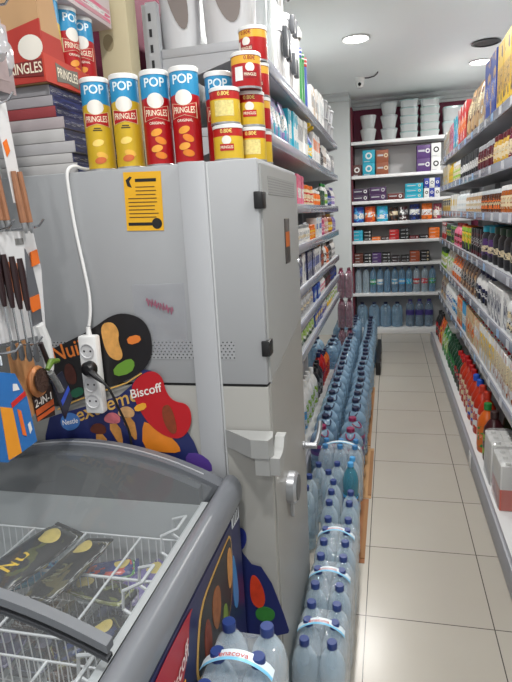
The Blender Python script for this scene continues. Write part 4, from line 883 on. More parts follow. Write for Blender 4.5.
# stacked navy boxes
zc = TOP
for k, (dx, hgt, yb_, c1) in enumerate(((0, .028, 1.66, (172, 170, 170)), (-.012, .026, 1.66, (170, 168, 168)), (.0, .03, 1.66, (166, 164, 166)), (-.028, .033, 1.66, (176, 174, 174)), (-.024, .03, 1.66, (160, 150, 152)), (-.045, .028, 1.66, (136, 52, 56)), (-.05, .027, 1.66, (150, 146, 150)), (-.055, .027, 1.66, (140, 138, 142)))):
    t = thing('flat_gift_box', ['bottom flat box of the navy stack', 'second flat box up in the navy stack', 'third flat box up in the navy stack', 'fourth flat box up in the navy stack', 'fifth flat box up in the navy stack', 'flat box with red end in the navy stack', 'seventh flat box up in the navy stack', 'topmost flat box under the red carton'][k] + ' on the locker', 'box', (0, 0, zc), 0, 'flat navy boxes stacked on the locker')
    x1 = -.812 + dx
    obj('box_base', MB().box(-1.05, x1 - .001, LF + .03, yb_, 0, hgt - .001, .0015), mat(c1, .55), t)
    obj('printed_side', MB().box(x1 - .0008, x1 + .0008, LF + .033, yb_ - .003, .001, hgt - .002), pm((34, 40, 84), (30, 36, 76), (44, 54, 110), k), t)
    zc += hgt
# red display carton with tubes
zc += .0005
CX = -.862
t = thing('display_carton', 'red and kraft display carton of snack tubes on the navy boxes', 'display carton', (0, 0, zc))
kr = zones([(.30, (176, 52, 38)), (1, (190, 152, 112))], .6)
obj('front_wall', MB().box(-1.05, CX, LF + .012, LF + .017, .001, .34), zones([(.38, (172, 50, 40)), (1, (184, 146, 106))], .6, -.12), t)
obj('side_wall', MB().prism([(LF + .018, .001), (LF + .12, .001), (LF + .115, .08), (LF + .1, .16), (LF + .07, .34), (LF + .018, .34)], CX - .004, CX, 'yz'), zones([(.36, (172, 50, 40)), (1, (184, 146, 106))], .6), t)
obj('rear_wall', MB().box(-1.05, CX, LF + .44, LF + .445, .001, .1), mat((172, 50, 40), .6), t)
obj('floor_panel', MB().box(-1.05, CX - .005, LF + .018, LF + .44, .0, .004), mat('kraft', .7), t)
lip = obj('tray_lip', MB().prism([(LF + .004, 0), (LF + .45, 0), (LF + .45, .055), (LF + .004, .068)], CX + .001, CX + .006, 'yz'), mat((188, 58, 40), .55), t)
for k, y in enumerate((LF + .11, LF + .3)):
    obj('lip_banner', MB().prism([(y - .055, .008), (y, .014), (y + .055, .008), (y + .055, .055), (y, .049), (y - .055, .055)], CX + .0062, CX + .007, 'yz'), mat((110, 106, 96), .5), lip)
    obj('lip_lettering', text('PRINGLES', .026, .012).xf(lambda a, b, c: (CX + .0075, y + a * .9, .0315 + b * 1.3)), mat((238, 228, 206), .5), lip, False)
obj('front_white_oval', MB().ell(-.895, .085, .036, .03).xf(lambda x, y_, z: (x, LF + .0115, y_)), mat((226, 220, 210), .5), t)
obj('front_banner', MB().prism([(-.98, .02), (-.862, .014), (-.862, .056), (-.98, .05)], LF + .010, LF + .0115, 'xz'), mat((120, 34, 32), .5), t)
obj('front_lettering', text('PRINGLES', .03, .012).xf(lambda a, b, c: (-.922 + a * .85, LF + .0095, .035 + b * 1.2)), mat((238, 228, 206), .5), t, False)
for k, (x, y, fl, rz, lab) in enumerate(((-.906, LF + .115, 'yellow', .5, 'yellow snack tube inside the red display carton'), (-.906, LF + .21, 'red', 1.2, 'red snack tube turned away, inside the red display carton'), (-.906, LF + .3, 'red', .5, 'red snack tube behind another in the red display carton'))):
    o = tall_can(fl); o.location = (x, y, zc + .0045); o.rotation_euler = (0, 0, rz); tag(o, lab, 'snack tube', 'snack tubes in the display carton')
t = thing('pale_carton', 'pale pink-white carton lying on top of the display carton tubes', 'box', (0, 0, zc + .237))
obj('carton', MB().box(-.99, -.858, LF + .105, LF + .42, .0, .1, .003), mat((214, 200, 202), .5), t)
obj('printed_edge', MB().box(-.8578, -.8568, LF + .11, LF + .41, .012, .05), pm((206, 150, 160), 'white', 'pink', 2), t)
t = thing('cream_carton', 'tall cream cardboard carton standing behind the yellow snack tubes', 'box', (-.868, 1.88, TOP), .1)
obj('carton', MB().box(-.06, .04, -.05, .05, 0, .68, .003), mat((196, 184, 150), .6, noise=.05, nscale=6), t)
obj('printed_emblem', MB().ell(-.03, .44, .018, .026).xf(lambda x, y, z: (x, -.0508, y)), mat((150, 136, 104), .6), t)
t = thing('olive_pouch', 'dark olive pouch slumped beside the cream carton', 'pouch', (-.80, 1.70, TOP))
obj('pouch_body', MB().loft([(.045, .03, 0), (.052, .035, .03), (.05, .034, .15), (.035, .02, .25), (.012, .01, .285)], 18, .75), mat((74, 76, 46), .6, bump=.4, nscale=30), t)
obj('pouch_seal', MB().box(-.012, .012, -.003, .003, .2851, .3, .001), mat((60, 62, 40), .6), t)

# ------------------------------------------------------------------ advertising board, power strip
def Bd(u, v): return (-.957 + .0031 * (u - 45) - .00043 * (v - 360), 1.233 - .00285 * (v - 360))
def smooth_poly(pts, it=2):
    for _ in range(it):
        q = []
        for a, b in zip(pts, pts[1:] + pts[:1]):
            q += [(a[0] * .75 + b[0] * .25, a[1] * .75 + b[1] * .25), (a[0] * .25 + b[0] * .75, a[1] * .25 + b[1] * .75)]
        pts = q
    return pts
t = thing('advertising_board', 'die-cut ice cream advertising board leaning on the locker behind the freezer', 'advertising board')
BY = 1.3655
def plate(name, pts, depth, m, it=2, parent=None, th=.0012):
    y = BY - depth * .0014
    return obj(name, MB().prism(smooth_poly([Bd(*p) for p in pts], it), y - th, y, 'xz'), m, parent or t, False)
blue = mat((34, 42, 96), .4, noise=.1, nscale=8)
up_ = [Bd(*p) for p in [(42, 500), (42, 425), (60, 418), (100, 405), (125, 395), (146, 362), (158, 400), (190, 435), (205, 470)]]
obj('blue_panel', MB().prism(smooth_poly(up_ + [(-.44, .75), (-.40, .625), (-.345, .615), (-.283, .42), (-.29, .40), (-.44, .36), (-.60, .42), (-.90, .70)], 1), BY - .0012, BY, 'xz'), blue, t, False)
bk = plate('black_panel', [(44, 352), (60, 345), (90, 330), (108, 316), (124, 314), (142, 322), (150, 345), (146, 368), (126, 382), (100, 392), (75, 402), (56, 412), (44, 408)], 1, mat((26, 24, 26), .35, noise=.2, nscale=12))
gold = mat((214, 170, 90), .4)
obj('gold_edge', MB().tube([(Bd(u, v)[0], BY - .0035, Bd(u, v)[1]) for u, v in ((56, 414), (75, 404), (100, 394), (126, 384), (140, 374))], .0022, 6), gold, bk)
obj('brand_lettering', text('Nuii', .062, .012).xf(lambda a, b, c: (Bd(65, 352)[0] + a * .96 - b * .2, BY - .0032, Bd(65, 352)[1] + b + a * .25)), mat((222, 122, 50), .4), bk, False)
plate('ice_cream_picture', [(98, 325), (110, 322), (117, 332), (116, 342), (122, 356), (118, 362), (108, 358), (102, 345)], 2.2, mat((216, 158, 84), .5, noise=.4, nscale=50), 2, bk)
plate('stick_picture', [(62, 366), (70, 364), (76, 378), (74, 388), (64, 384)], 2.2, mat((74, 34, 26), .5, noise=.5, nscale=50), 2, bk)
plate('green_flash', [(112, 368), (128, 358), (134, 364), (130, 374), (114, 378)], 2.2, mat((104, 150, 50), .5), 1, bk)
plate('green_flash', [(68, 394), (80, 388), (84, 396), (72, 402)], 2.2, mat((34, 96, 70), .5), 1, bk)
plate('orange_flash', [(124, 338), (136, 335), (139, 342), (127, 346)], 2.2, mat((226, 126, 50), .5), 1, bk)
plate('red_panel', [(130, 392), (134, 380), (148, 370), (160, 376), (164, 392), (172, 402), (186, 404), (191, 418), (188, 434), (178, 442), (160, 436), (144, 420)], 2, mat((186, 24, 34), .35))
obj('brand_lettering', text('Biscoff', .036, .014).xf(lambda a, b, c: (Bd(145, 392)[0] + a - b * .1, BY - .0055, Bd(145, 392)[1] + b + a * .25)), mat((240, 232, 226), .4), t, False)
plate('yellow_flash', [(134, 408), (145, 403), (147, 410), (136, 414)], 3.2, mat((236, 170, 50), .5), 1)
plate('ice_cream_picture', [(161, 408), (168, 404), (174, 416), (178, 434), (172, 436), (164, 424)], 3.2, mat((132, 58, 30), .5, noise=.5, nscale=60))
plate('orange_panel', [(143, 424), (150, 426), (170, 438), (180, 448), (182, 456), (160, 456), (144, 452)], 1.2, mat((222, 130, 38), .4, noise=.25, nscale=20), 1)
obj('brand_lettering', text('extreme', .06, .01).xf(lambda a, b, c: (Bd(106, 408)[0] + a - b * .1, BY - .0022, Bd(106, 408)[1] + b + a * .36)), gold, t, False)
for k, (u, v, c1) in enumerate(((112, 424, (206, 110, 120)), (126, 417, (206, 160, 110)), (98, 436, (100, 48, 34)))):
    plate('scoop_picture', [(u - 9, v + 2), (u - 6, v - 7), (u + 2, v - 9), (u + 9, v - 4), (u + 8, v + 4)], 1.4, mat(c1, .5, noise=.35, nscale=70), 2)
    plate('cone_picture', [(u - 5, v + 4), (u + 8, v + 3), (u + 13, v + 26), (u + 9, v + 27)], 1.2, mat((196, 136, 70), .5, noise=.3, nscale=90), 1)
plate('oval_logo', [(58, 424), (66, 416), (78, 420), (80, 430), (70, 438), (60, 434)], 1.4, mat((70, 120, 190), .4), 2)
obj('logo_lettering', text('Nestle', .022, .014).xf(lambda a, b, c: (Bd(69, 427)[0] + a * .9, BY - .0042, Bd(69, 427)[1] + b + a * .18)), mat((240, 240, 244), .4), t, False)
plate('purple_panel', [(186, 456), (200, 455), (212, 464), (214, 476), (190, 474)], 1.2, mat((84, 58, 140), .4), 1)
obj('red_ice_picture', MB().prism(smooth_poly([(-.397, .50), (-.393, .585), (-.375, .59), (-.355, .55), (-.35, .50), (-.37, .475)], 2), BY - 1.4 * .0014 - .0012, BY - 1.4 * .0014, 'xz'), mat((200, 60, 30), .45, noise=.3, nscale=40), t, False)
obj('leaf_picture', MB().prism(smooth_poly([(-.385, .47), (-.36, .49), (-.325, .48), (-.325, .45), (-.35, .435), (-.38, .44)], 2), BY - 1.5 * .0014 - .0012, BY - 1.5 * .0014, 'xz'), mat((50, 120, 50), .5, noise=.3, nscale=60), t, False)
plate('upper_disc', [(238, 538), (244, 532), (251, 538), (252, 552), (246, 562), (238, 560)], 1.0, mat((40, 52, 130), .4), 2)
t = thing('power_strip', 'white four-socket power strip hanging in front of the advertising board', 'power strip', (-.806, 1.345, 1.195)); t.rotation_euler = (0, R_(.5), 0)
obj('strip_body', MB().box(-.027, .027, -.018, .012, -.112, .112, .006), mat((226, 226, 226), .3), t)
for k in range(4):
    z = .07 - k * .048 - .0
    sk = obj('socket', MB().lathe([(.02, -.0005), (.021, -.003), (.019, -.003), (.018, 0), (0, .0)], 20, axis='y', y=-.0185, z=z), mat((206, 206, 208), .35), t)
    for sx in (-1, 1): obj('socket_hole', MB().lathe([(0, 0), (.0028, 0), (.0028, -.0006), (0, -.0006)], 10, axis='y', x=sx * .0095, y=-.0188, z=z), mat('black', .5), sk)
obj('strain_relief', MB().lathe([(0, 0), (.008, 0), (.006, .022), (0, .022)], 12, z=.1125), mat((226, 226, 226), .3), t)
t = thing('black_plug', 'black plug with its cord in the power strip', 'plug', (-.8, 1.3245, 1.218))
obj('plug_body', MB().lathe([(0, .0), (.021, 0), (.021, -.016), (.014, -.026), (0, -.03)], 18, axis='y'), mat((24, 24, 26), .35), t)
obj('cord_sleeve', MB().tube([(0, -.016, 0), (.022, -.022, -.014), (.045, -.02, -.035)], [.011, .009, .005], 10), mat((24, 24, 26), .35), t)
obj('cord', MB().tube(curve([(.04, -.02, -.03), (.062, -.018, -.06), (.074, -.008, -.11), (.082, .008, -.16), (.086, .02, -.21), (.086, .021, -.30)]), .0036, 8), mat((20, 20, 22), .45), t)
cab = MB().tube(curve([(-.70, 1.56, TOP + .006), (-.765, 1.50, TOP + .006), (-.80, 1.42, TOP + .010), (-.812, 1.385, TOP + .016), (-.82, 1.363, TOP + .002), (-.822, 1.361, 1.70), (-.818, 1.362, 1.6), (-.806, 1.36, 1.5), (-.797, 1.357, 1.42), (-.797, 1.352, 1.37), (-.803, 1.347, 1.332)]), .0045, 10)
tag(obj('white_cord', cab, mat((222, 222, 222), .35)), 'white power cord hanging down the locker face to the power strip', 'cord')

# ------------------------------------------------------------------ chest freezer
FX0, FX1, FY0, FY1 = -1.255, -.405, .12, 1.335
FC, FK = -.85, .6
def arch(x): return .997 - FK * (x - FC) ** 2
t = thing('chest_freezer', 'grey-rimmed chest freezer with glass lids and ice cream advertisements', 'freezer')
navy = mat((30, 36, 84), .4, noise=.06, nscale=4)
body = MB()
obj('outer_shell', MB().box(FX0, FX0 + .03, FY0, FY1, .06, .845).box(FX1 - .03, FX1, FY0, FY1, .06, .845).box(FX0 + .0301, FX1 - .0301, FY0, FY0 + .03, .06, .845).box(FX0 + .0301, FX1 - .0301, FY1 - .03, FY1, .06, .845).box(FX0 + .0301, FX1 - .0301, FY0 + .0301, FY1 - .0301, .06, .1), navy, t, False)
liner = mat((186, 190, 192), .35, noise=.06, nscale=5)
LXa, LXb, LYa, LYb = FX0 + .075, FX1 - .085, FY0 + .07, FY1 - .075
obj('inner_liner', MB().box(LXa - .02, LXa, LYa, LYb, .22, .86).box(LXb, LXb + .02, LYa, LYb, .22, .86).box(LXa - .02, LXb + .02, LYa - .02, LYa - .0001, .22, .86).box(LXa - .02, LXb + .02, LYb + .0001, LYb + .02, .22, .86).box(LXa, LXb, LYa, LYb, .2, .2199), liner, t, False)
rim = mat((104, 107, 113), .3)
dk = mat((80, 84, 89), .35)
def endcap(y0, y1, name):
    xs = [FX0 + .03 + (FX1 - .035 - FX0 - .03) * i / 24 for i in range(25)]
    return obj(name, MB().prism([(x, arch(x) + .006) for x in xs] + [(xs[-1], .846), (xs[0], .846)], y0, y1, 'xz'), rim, t)
ec = endcap(FY1 - .045, FY1, 'end_rim'); endcap(FY0, FY0 + .045, 'end_rim')
obj('rim_groove', MB().prism([(x, arch(x) + .0068) for x in [LXa + (LXb - LXa) * i / 20 for i in range(21)]] + [(x, arch(x) + .0095) for x in [LXb - (LXb - LXa) * i / 20 for i in range(21)]], FY1 - .03, FY1 - .026, 'xz'), mat((176, 178, 182), .3), ec)
obj('inner_collar', MB().prism([(x, arch(x) - .0125) for x in [LXa + (LXb - LXa) * i / 20 for i in range(21)]] + [(LXb, .861), (LXa, .861)], LYb + .001, LYb + .028, 'xz'), dk, t)
# long side rails, rounded
def rail(sx, xc):
    pts = [(-.036, .846), (-.036, .89)] + [(-.006 + .030 * math.cos(a), .868 + .046 * math.sin(a)) for a in [PI * (1 - k / 16) for k in range(17)]] + [(.022, .846)]
    pr = [(xc + sx * a, b) for a, b in pts]
    obj('side_rail', MB().prism(pr, FY0 - .002, FY1 + .004, 'xz'), mat((118, 121, 127), .28), t)
rail(1, FX1 - .012); rail(-1, FX0 + .012)
obj('seal_strip', MB().box(FX1 - .004, FX1 + .004, FY0 + .01, FY1 - .005, .832, .845), mat((16, 16, 20), .5), t)
def pane():
    m, n, l, b = newmat('pane_glass')
    t_ = n.new('ShaderNodeBsdfTransparent'); t_.inputs[0].default_value = (.90, .92, .93, 1)
    g_ = n.new('ShaderNodeBsdfGlossy'); g_.inputs['Roughness'].default_value = .04
    lw = n.new('ShaderNodeLayerWeight'); lw.inputs['Blend'].default_value = .5
    fq = mth(n, l, 'ADD', mth(n, l, 'MULTIPLY', mth(n, l, 'POWER', lw.outputs['Facing'], 4.0), .5), .03)
    x_ = n.new('ShaderNodeMixShader'); l.new(fq, x_.inputs[0]); l.new(t_.outputs[0], x_.inputs[1]); l.new(g_.outputs[0], x_.inputs[2])
    d_ = n.new('ShaderNodeBsdfDiffuse'); d_.inputs[0].default_value = (.8, .83, .85, 1); y_ = n.new('ShaderNodeMixShader'); y_.inputs[0].default_value = .07
    l.new(x_.outputs[0], y_.inputs[1]); l.new(d_.outputs[0], y_.inputs[2])
    l.new(y_.outputs[0], n['Material Output'].inputs['Surface']); return m
PANE = pane()
for k in range(2):
    y0, y1 = ((FY1 - .047, .712), (.72, FY0 + .047))[k]
    dz = 0. if k == 0 else -.016
    xa, xb = LXa - .01, LXb + .03
    g = obj('glass_lid', MB().grid(lambda u, v: (xa + (xb - xa) * u, y0 + (y1 - y0) * v, arch(xa + (xb - xa) * u) - .006 + dz), 20, 2), PANE, t)
    ye = y1 if k == 0 else y0
    ya, yb_ = ((ye - .008, ye + .014), (ye - .018, ye - .0005))[k]
    obj('lid_frame', MB().prism([(x, arch(x) - .008 + dz) for x in [xa + (xb - xa) * i / 20 for i in range(21)]] + [(x, arch(x) + (.008 if k == 0 else -.001) + dz) for x in [xb - (xb - xa) * i / 20 for i in range(21)]], ya, yb_, 'xz'), mat((120, 123, 128) if k == 0 else (70, 72, 76), .3), g)
wire = mat((214, 216, 218), .4)
def wire_basket(y0, y1, ztop, zbot, label):
    b = thing('wire_basket', label, 'basket', (0, 0, 0), 0, 'white wire baskets in the freezer')
    x0, x1 = LXa + .02, LXb - .015
    T = lambda p, r=.0032: MB().tube(p, r, 6)
    rimb = T([(x0, y0, ztop), (x1, y0, ztop), (x1, y1, ztop), (x0, y1, ztop), (x0, y0, ztop)])
    obj('top_wire', rimb, wire, b)
    ym = y0 + (y1 - y0) * .55
    obj('middle_wire', T([(x0, ym, ztop - .003), (x1, ym, ztop - .003)], .004), wire, b)
    for i in range(1, 4):
        x = x0 + (x1 - x0) * i / 4 + .01
        obj('divider_wire', T([(x, y0, ztop), (x, y1, ztop)]), wire, b)
    grid_ = MB()
    n = 30
    for i in range(n + 1):
        x = x0 + (x1 - x0) * i / n
        grid_.tube([(x, y0, ztop), (x, y0 + .012, zbot), (x, y1 - .012, zbot), (x, y1, ztop)], .0016, 5)
    for j in range(12):
        y = y0 + (y1 - y0) * (j + .5) / 12
        grid_.tube([(x0, y, ztop), (x0 + .012, y, zbot), (x1 - .012, y, zbot), (x1, y, ztop)], .0016, 5)
    for i in range(0, 31):
        x = x0 + (x1 - x0) * i / n
        grid_.tube([(x, ym, ztop - .003), (x, ym, zbot)], .0014, 5)
    tag(obj('wire_mesh', grid_, wire, b), kind='stuff')
    for sx, x in ((1, x1), (-1, x0)):
        for yh in (y0 + .07, y0 + (y1 - y0) * .74):
            obj('hook_handle', T([(x - sx * .004, yh, ztop), (x - sx * .05, yh, ztop + .03), (x - sx * .045, yh, ztop + .075), (x - sx * .005, yh + .01, ztop + .092), (x - sx * .005, yh + .07, ztop + .092), (x - sx * .045, yh + .08, ztop + .075), (x - sx * .05, yh + .08, ztop + .03), (x - sx * .004, yh + .08, ztop)], .0042), wire, b)
    return b
wire_basket(.86, 1.235, .765, .55, 'white wire basket at the freezer end next to the locker')
wire_basket(.30, .80, .765, .55, 'white wire basket under the lid cross frame')
def wrapper(x, y, z, L_, w_, rz, tilt, cols, label, brand=None, bc='yellow', pic=(196, 176, 96)):
    t2 = thing('ice_cream_bar', label, 'ice cream', (x, y, z)); t2.rotation_euler = (tilt, 0, rz)
    secs = []
    mb = MB()
    def fn(u, v):
        s_ = (u - .5) * L_; a = 2 * PI * v
        k = max(.0, 1 - abs(2 * (u - .5)) ** 4); hw = w_ / 2 * (.88 + .12 * k); ht = .003 + .017 * k
        cr = .0025 * math.sin(u * 37) * (1 - k)
        return (s_, hw * math.cos(a), ht * math.sin(a) + cr)
    mb.grid(fn, 22, 14)
    obj('wrapper', mb, pm(*cols, rough=.25), t2)
    obj('crimped_end', MB().box(-L_ / 2 - .012, -L_ / 2, -w_ * .43, w_ * .43, -.003, .003, .001), mat(cols[0], .3), t2)
    obj('crimped_end', MB().box(L_ / 2, L_ / 2 + .012, -w_ * .43, w_ * .43, -.003, .003, .001), mat(cols[0], .3), t2)
    if brand: obj('wrapper_lettering', text(brand, w_ * .5, .02).xf(lambda a, b, c: (a - L_ * .12, b, .0205 * max(.3, 1 - (abs(b) / (w_ * .5)) ** 2))), mat(bc, .35), t2, False)
    obj('wrapper_picture', MB().ell(L_ * .27, .004, w_ * .3, w_ * .26, .3).xf(lambda a, b, c: (a, b, .0207 * max(.3, 1 - (abs(b) / (w_ * .5)) ** 2))), mat(pic, .4, noise=.35, nscale=60), t2)
    return t2
bk_ = ((26, 26, 28), (34, 34, 34), (70, 74, 30), 3)
wrapper(-.875, 1.06, .80, .26, .105, R_(78), R_(10), bk_, 'black wrapped ice cream bar with yellow lettering, furthest along the basket', 'NUII')
wrapper(-.757, 1.045, .79, .24, .095, R_(84), R_(-8), ((24, 24, 26), (40, 40, 40), (76, 70, 40), 4), 'black wrapped ice cream bar lying beside another black bar', 'NUII', (90, 88, 60))
wrapper(-.70, 1.08, .71, .16, .075, R_(170), R_(0), ((30, 30, 32), (120, 124, 60), (90, 96, 40), 6), 'black and green ice cream bar in the middle compartment')
wrapper(-.66, .94, .69, .15, .07, R_(50), R_(10), ((30, 32, 36), (110, 110, 60), (20, 40, 90), 5), 'dark ice cream bar low in the basket by the cross frame')
wrapper(-.735, 1.18, .69, .14, .07, R_(25), R_(8), ((52, 60, 120), (90, 150, 80), (190, 60, 50), 7), 'blue ice cream packet with green and red print')
wrapper(-.62, 1.15, .69, .16, .08, R_(70), R_(8), ((112, 100, 150), (150, 140, 180), (84, 70, 130), 8), 'lilac ice cream packet in the basket corner')
wrapper(-.57, 1.04, .66, .16, .08, R_(64), R_(6), ((100, 96, 120), (140, 136, 150), (70, 66, 110), 9), 'grey-lilac ice cream packet lying by the basket wire')
wrapper(-.58, .93, .62, .15, .07, R_(75), R_(6), ((30, 30, 34), (90, 86, 60), (60, 60, 50), 10), 'black ice cream packet near the freezer side rail')
wrapper(-.98, 1.16, .66, .16, .07, R_(40), R_(4), ((60, 140, 180), (110, 180, 200), (30, 60, 120), 11), 'light blue ice cream packet under the black bars')
for k, (x, y, rz, c1, c2, lab) in enumerate(((-.62, .62, 60, (50, 50, 60), (110, 110, 130), 'dark grey ice cream packet in the near basket'), (-.74, .6, 50, (130, 40, 44), (190, 90, 80), 'red ice cream packet in the near basket'), (-.85, .64, 65, (36, 40, 70), (90, 100, 150), 'navy ice cream packet in the near basket'), (-.8, .72, 20, (28, 28, 30), (190, 150, 40), 'black bar with yellow mark under the lid frame'), (-.95, .7, 30, (60, 44, 40), (120, 90, 60), 'brown ice cream packet in the near basket'), (-.68, .73, 20, (150, 130, 120), (90, 70, 60), 'beige ice cream packet near the basket handle'))):
    wrapper(x, y, .66 if k == 3 else .61, .17, .08, R_(rz), R_(5), (c1, c2, c2, k), lab)
FILL = []  # dark packets added to stand in for the shade deep in both baskets
rf = random.Random(11)
for (xa_, xb_, ya_, yb2, zz, lab, grp) in ((-1.08, -.58, .92, 1.17, .585, 'dark filler packet standing in for shade, bottom of the basket by the locker', 'filler packets added for shade in the locker-end basket'), (-1.08, -.58, .37, .73, .585, 'dark filler packet standing in for shade, bottom of the basket under the cross frame', 'filler packets added for shade in the other basket')):
    for i in range(5):
        for j in range(2 if ya_ > .5 else 3):
            cc = [((40, 42, 58), (70, 74, 110)), ((58, 60, 66), (110, 112, 130)), ((30, 32, 36), (70, 70, 50)), ((66, 62, 92), (120, 116, 150)), ((70, 50, 46), (110, 90, 80))][(i * 3 + j) % 5]
            pkt = wrapper(xa_ + (i + .5) * (xb_ - xa_) / 5, ya_ + (j + .5) * (yb2 - ya_) / (2 if ya_ > .5 else 3), zz, .1, .085, R_(90 + rf.random() * 10 - 5), 0, (cc[0], cc[1], cc[0], i), lab, pic=cc[1])
            pkt['group'] = grp
# side advertisement on the freezer
def side(name, pts, d, m, it=2, parent=None):
    return obj(name, MB().prism(smooth_poly(pts, it), FX1 + .0005 + d * .0012, FX1 + .0015 + d * .0012, 'yz'), m, parent or t, False)
side('advert_panel', [(.2, .30), (1.20, .30), (1.23, .55), (1.255, .82), (.2, .826)], 0, mat((28, 34, 80), .35), 0)
e = side('advert_edge', [(1.24, .80), (1.20, .80), (1.10, .79), (.99, .775), (.95, .70), (.93, .62), (1.0, .56), (1.1, .56), (1.2, .60), (1.24, .70)], 1, gold, 2)
side('advert_black_shape', [(1.235, .795), (1.20, .795), (1.10, .783), (1.0, .768), (.962, .70), (.94, .625), (1.0, .566), (1.1, .566), (1.195, .605), (1.232, .70)], 2, mat((34, 30, 30), .35, noise=.3, nscale=20), 2)
side('ice_cream_picture', [(1.228, .775), (1.19, .77), (1.185, .68), (1.2, .66), (1.225, .69)], 3, mat((200, 140, 80), .5, noise=.4, nscale=50))
side('ice_cream_picture', [(1.12, .74), (1.07, .75), (1.05, .69), (1.08, .63), (1.12, .67)], 3, mat((150, 90, 50), .5, noise=.5, nscale=50))
side('ice_cream_picture', [(1.16, .66), (1.13, .65), (1.13, .60), (1.17, .60)], 3, mat((110, 130, 50), .5, noise=.4, nscale=50))
side('ice_cream_picture', [(1.03, .72), (1.0, .71), (.985, .64), (1.02, .60), (1.045, .65)], 3, mat((130, 60, 40), .5, noise=.5, nscale=50))
side('blue_flash', [(1.27, .66), (1.25, .74), (1.235, .70), (1.225, .60), (1.25, .56), (1.275, .58)], 1, mat((60, 130, 190), .4), 1)
rp = side('advert_red_shape', [(.955, .81), (.92, .80), (.905, .74), (.86, .70), (.78, .60), (.70, .60), (.70, .80), (.78, .815)], 2, mat((176, 30, 38), .35), 2)
obj('brand_lettering', text('Biscoff', .05, .012).xf(lambda a, b, c: (FX1 + .0062, .845 + a * .8, .735 + b + a * .25)), mat((240, 220, 214), .4), rp, False)
side('yellow_flash', [(.87, .70), (.82, .69), (.82, .665), (.87, .675)], 4, mat((230, 160, 50), .5), 0)
side('advert_purple_shape', [(.70, .70), (.66, .60), (.60, .6), (.60, .81), (.69, .81)], 1, mat((90, 60, 130), .4), 1)
st = side('energy_sticker', [(1.255, .838), (1.325, .838), (1.325, .795), (1.255, .80)], 1, mat((214, 218, 222), .4), 0)
for k in range(4): obj('barcode_line', MB().box(FX1 + .003, FX1 + .0036, 1.265 + k * .014, 1.27 + k * .014, .804, .83), mat((70, 74, 80), .5), st)
# water packs stacked beside the freezer
PX = -.309
water_pack(PX, .94, .388, 'pack of water bottles with lettered carry strap beside the freezer side', 2, 3, sp=.088)
water_pack(PX, .94, .045, 'pack of water bottles underneath the strapped pack beside the freezer', 2, 3, sp=.088, letters=False)

t = thing('carton_tray', 'low brown carton tray under the water packs beside the freezer', 'carton tray', (PX, .94, 0))
obj('tray_base', MB().box(-.087, .09, -.132, .132, 0, .044, .002), mat('kraft', .7, noise=.1, nscale=9), t)
obj('tray_edge', MB().box(.0901, .093, -.132, .132, 0, .05, .001), mat('kraft', .7), t)

# ------------------------------------------------------------------ pegboard display beside the freezer
t = thing('pegboard_display', 'pegboard stand of hanging kitchen tools beside the freezer', 'display stand')
obj('peg_panel', MB().box(-1.345, -1.325, .55, 1.33, 1.05, 2.1, .003), mat((70, 70, 74), .6), t)
for y in (.58, 1.30): obj('stand_post', MB().box(-1.385, -1.346, y - .02, y + .02, 0, 2.12, .003), mat((70, 70, 74), .5), t)
for y, z in ((1.06, 1.862), (1.09, 1.882), (1.15, 1.875), (1.09, 1.602), (1.2, 1.602), (1.05, 1.33), (1.13, 1.33)):
    obj('peg_hook', MB().tube([(-1.325, y, z), (-.84, y, z), (-.815, y, z + .005), (-.80, y, z + .02)], .0028, 6), mat('silver', .25, .9), t)
HX = -.86
def hang(name, label, cat, y, z, group=None, x=HX):
    return thing(name, label, cat, (x, y, z), 0, group)
def card(p, pts, m, th=.0016, x=0, name='backing_card'): return obj(name, MB().prism(pts, x, x + th, 'yz'), m, p, False)
white = mat((214, 214, 216), .4)
wood = mat((150, 104, 76), .5, noise=.2, nscale=30)
# slim fork cards with wooden handles
for k, (y, z, lab) in enumerate(((1.105, 1.868, 'white card of wooden-handled forks hanging before two like cards'), (1.16, 1.861, 'white card of wooden-handled forks hanging closest to the locker'))):
    p = hang('fork_card', lab, 'cutlery card', y, z, 'hanging fork cards', HX + .02 * k)
    card(p, [(-.03, .02), (.012, .02), (.03, -.2), (-.01, -.2)], white)
    card(p, [(-.02, -.07), (-.005, -.06), (.002, -.085), (-.012, -.10)], mat('orange', .5), .001, .002, 'orange_mark')
    for j in range(2):
        y0 = .0 + j * .022
        h_ = obj('fork_handle', MB().tube([(.008, y0 - .005, -.13), (.008, y0, -.19), (.008, y0 + .006, -.245)], [.006, .008, .0085], 8), wood, p)
        obj('fork_tines', MB().tube([(.008, y0 + .006, -.2455), (.009, y0 + .008, -.258), (.009, y0 + .01, -.27)], [.006, .007, .003], 8), mat('silver', .3, .8), h_)
p = hang('knife_card', 'white card of black-handled knives at the edge beside the fork cards', 'cutlery card', 1.075, 1.842)
card(p, [(-.06, .02), (-.005, .02), (.015, -.21), (-.06, -.21)], white)
for j in range(2): obj('knife_handle', MB().tube([(.012, -.035 + j * .026, -.2), (.012, -.03 + j * .026, -.3), (.012, -.024 + j * .026, -.36)], [.01, .012, .011], 10), mat((26, 26, 28), .4), p)
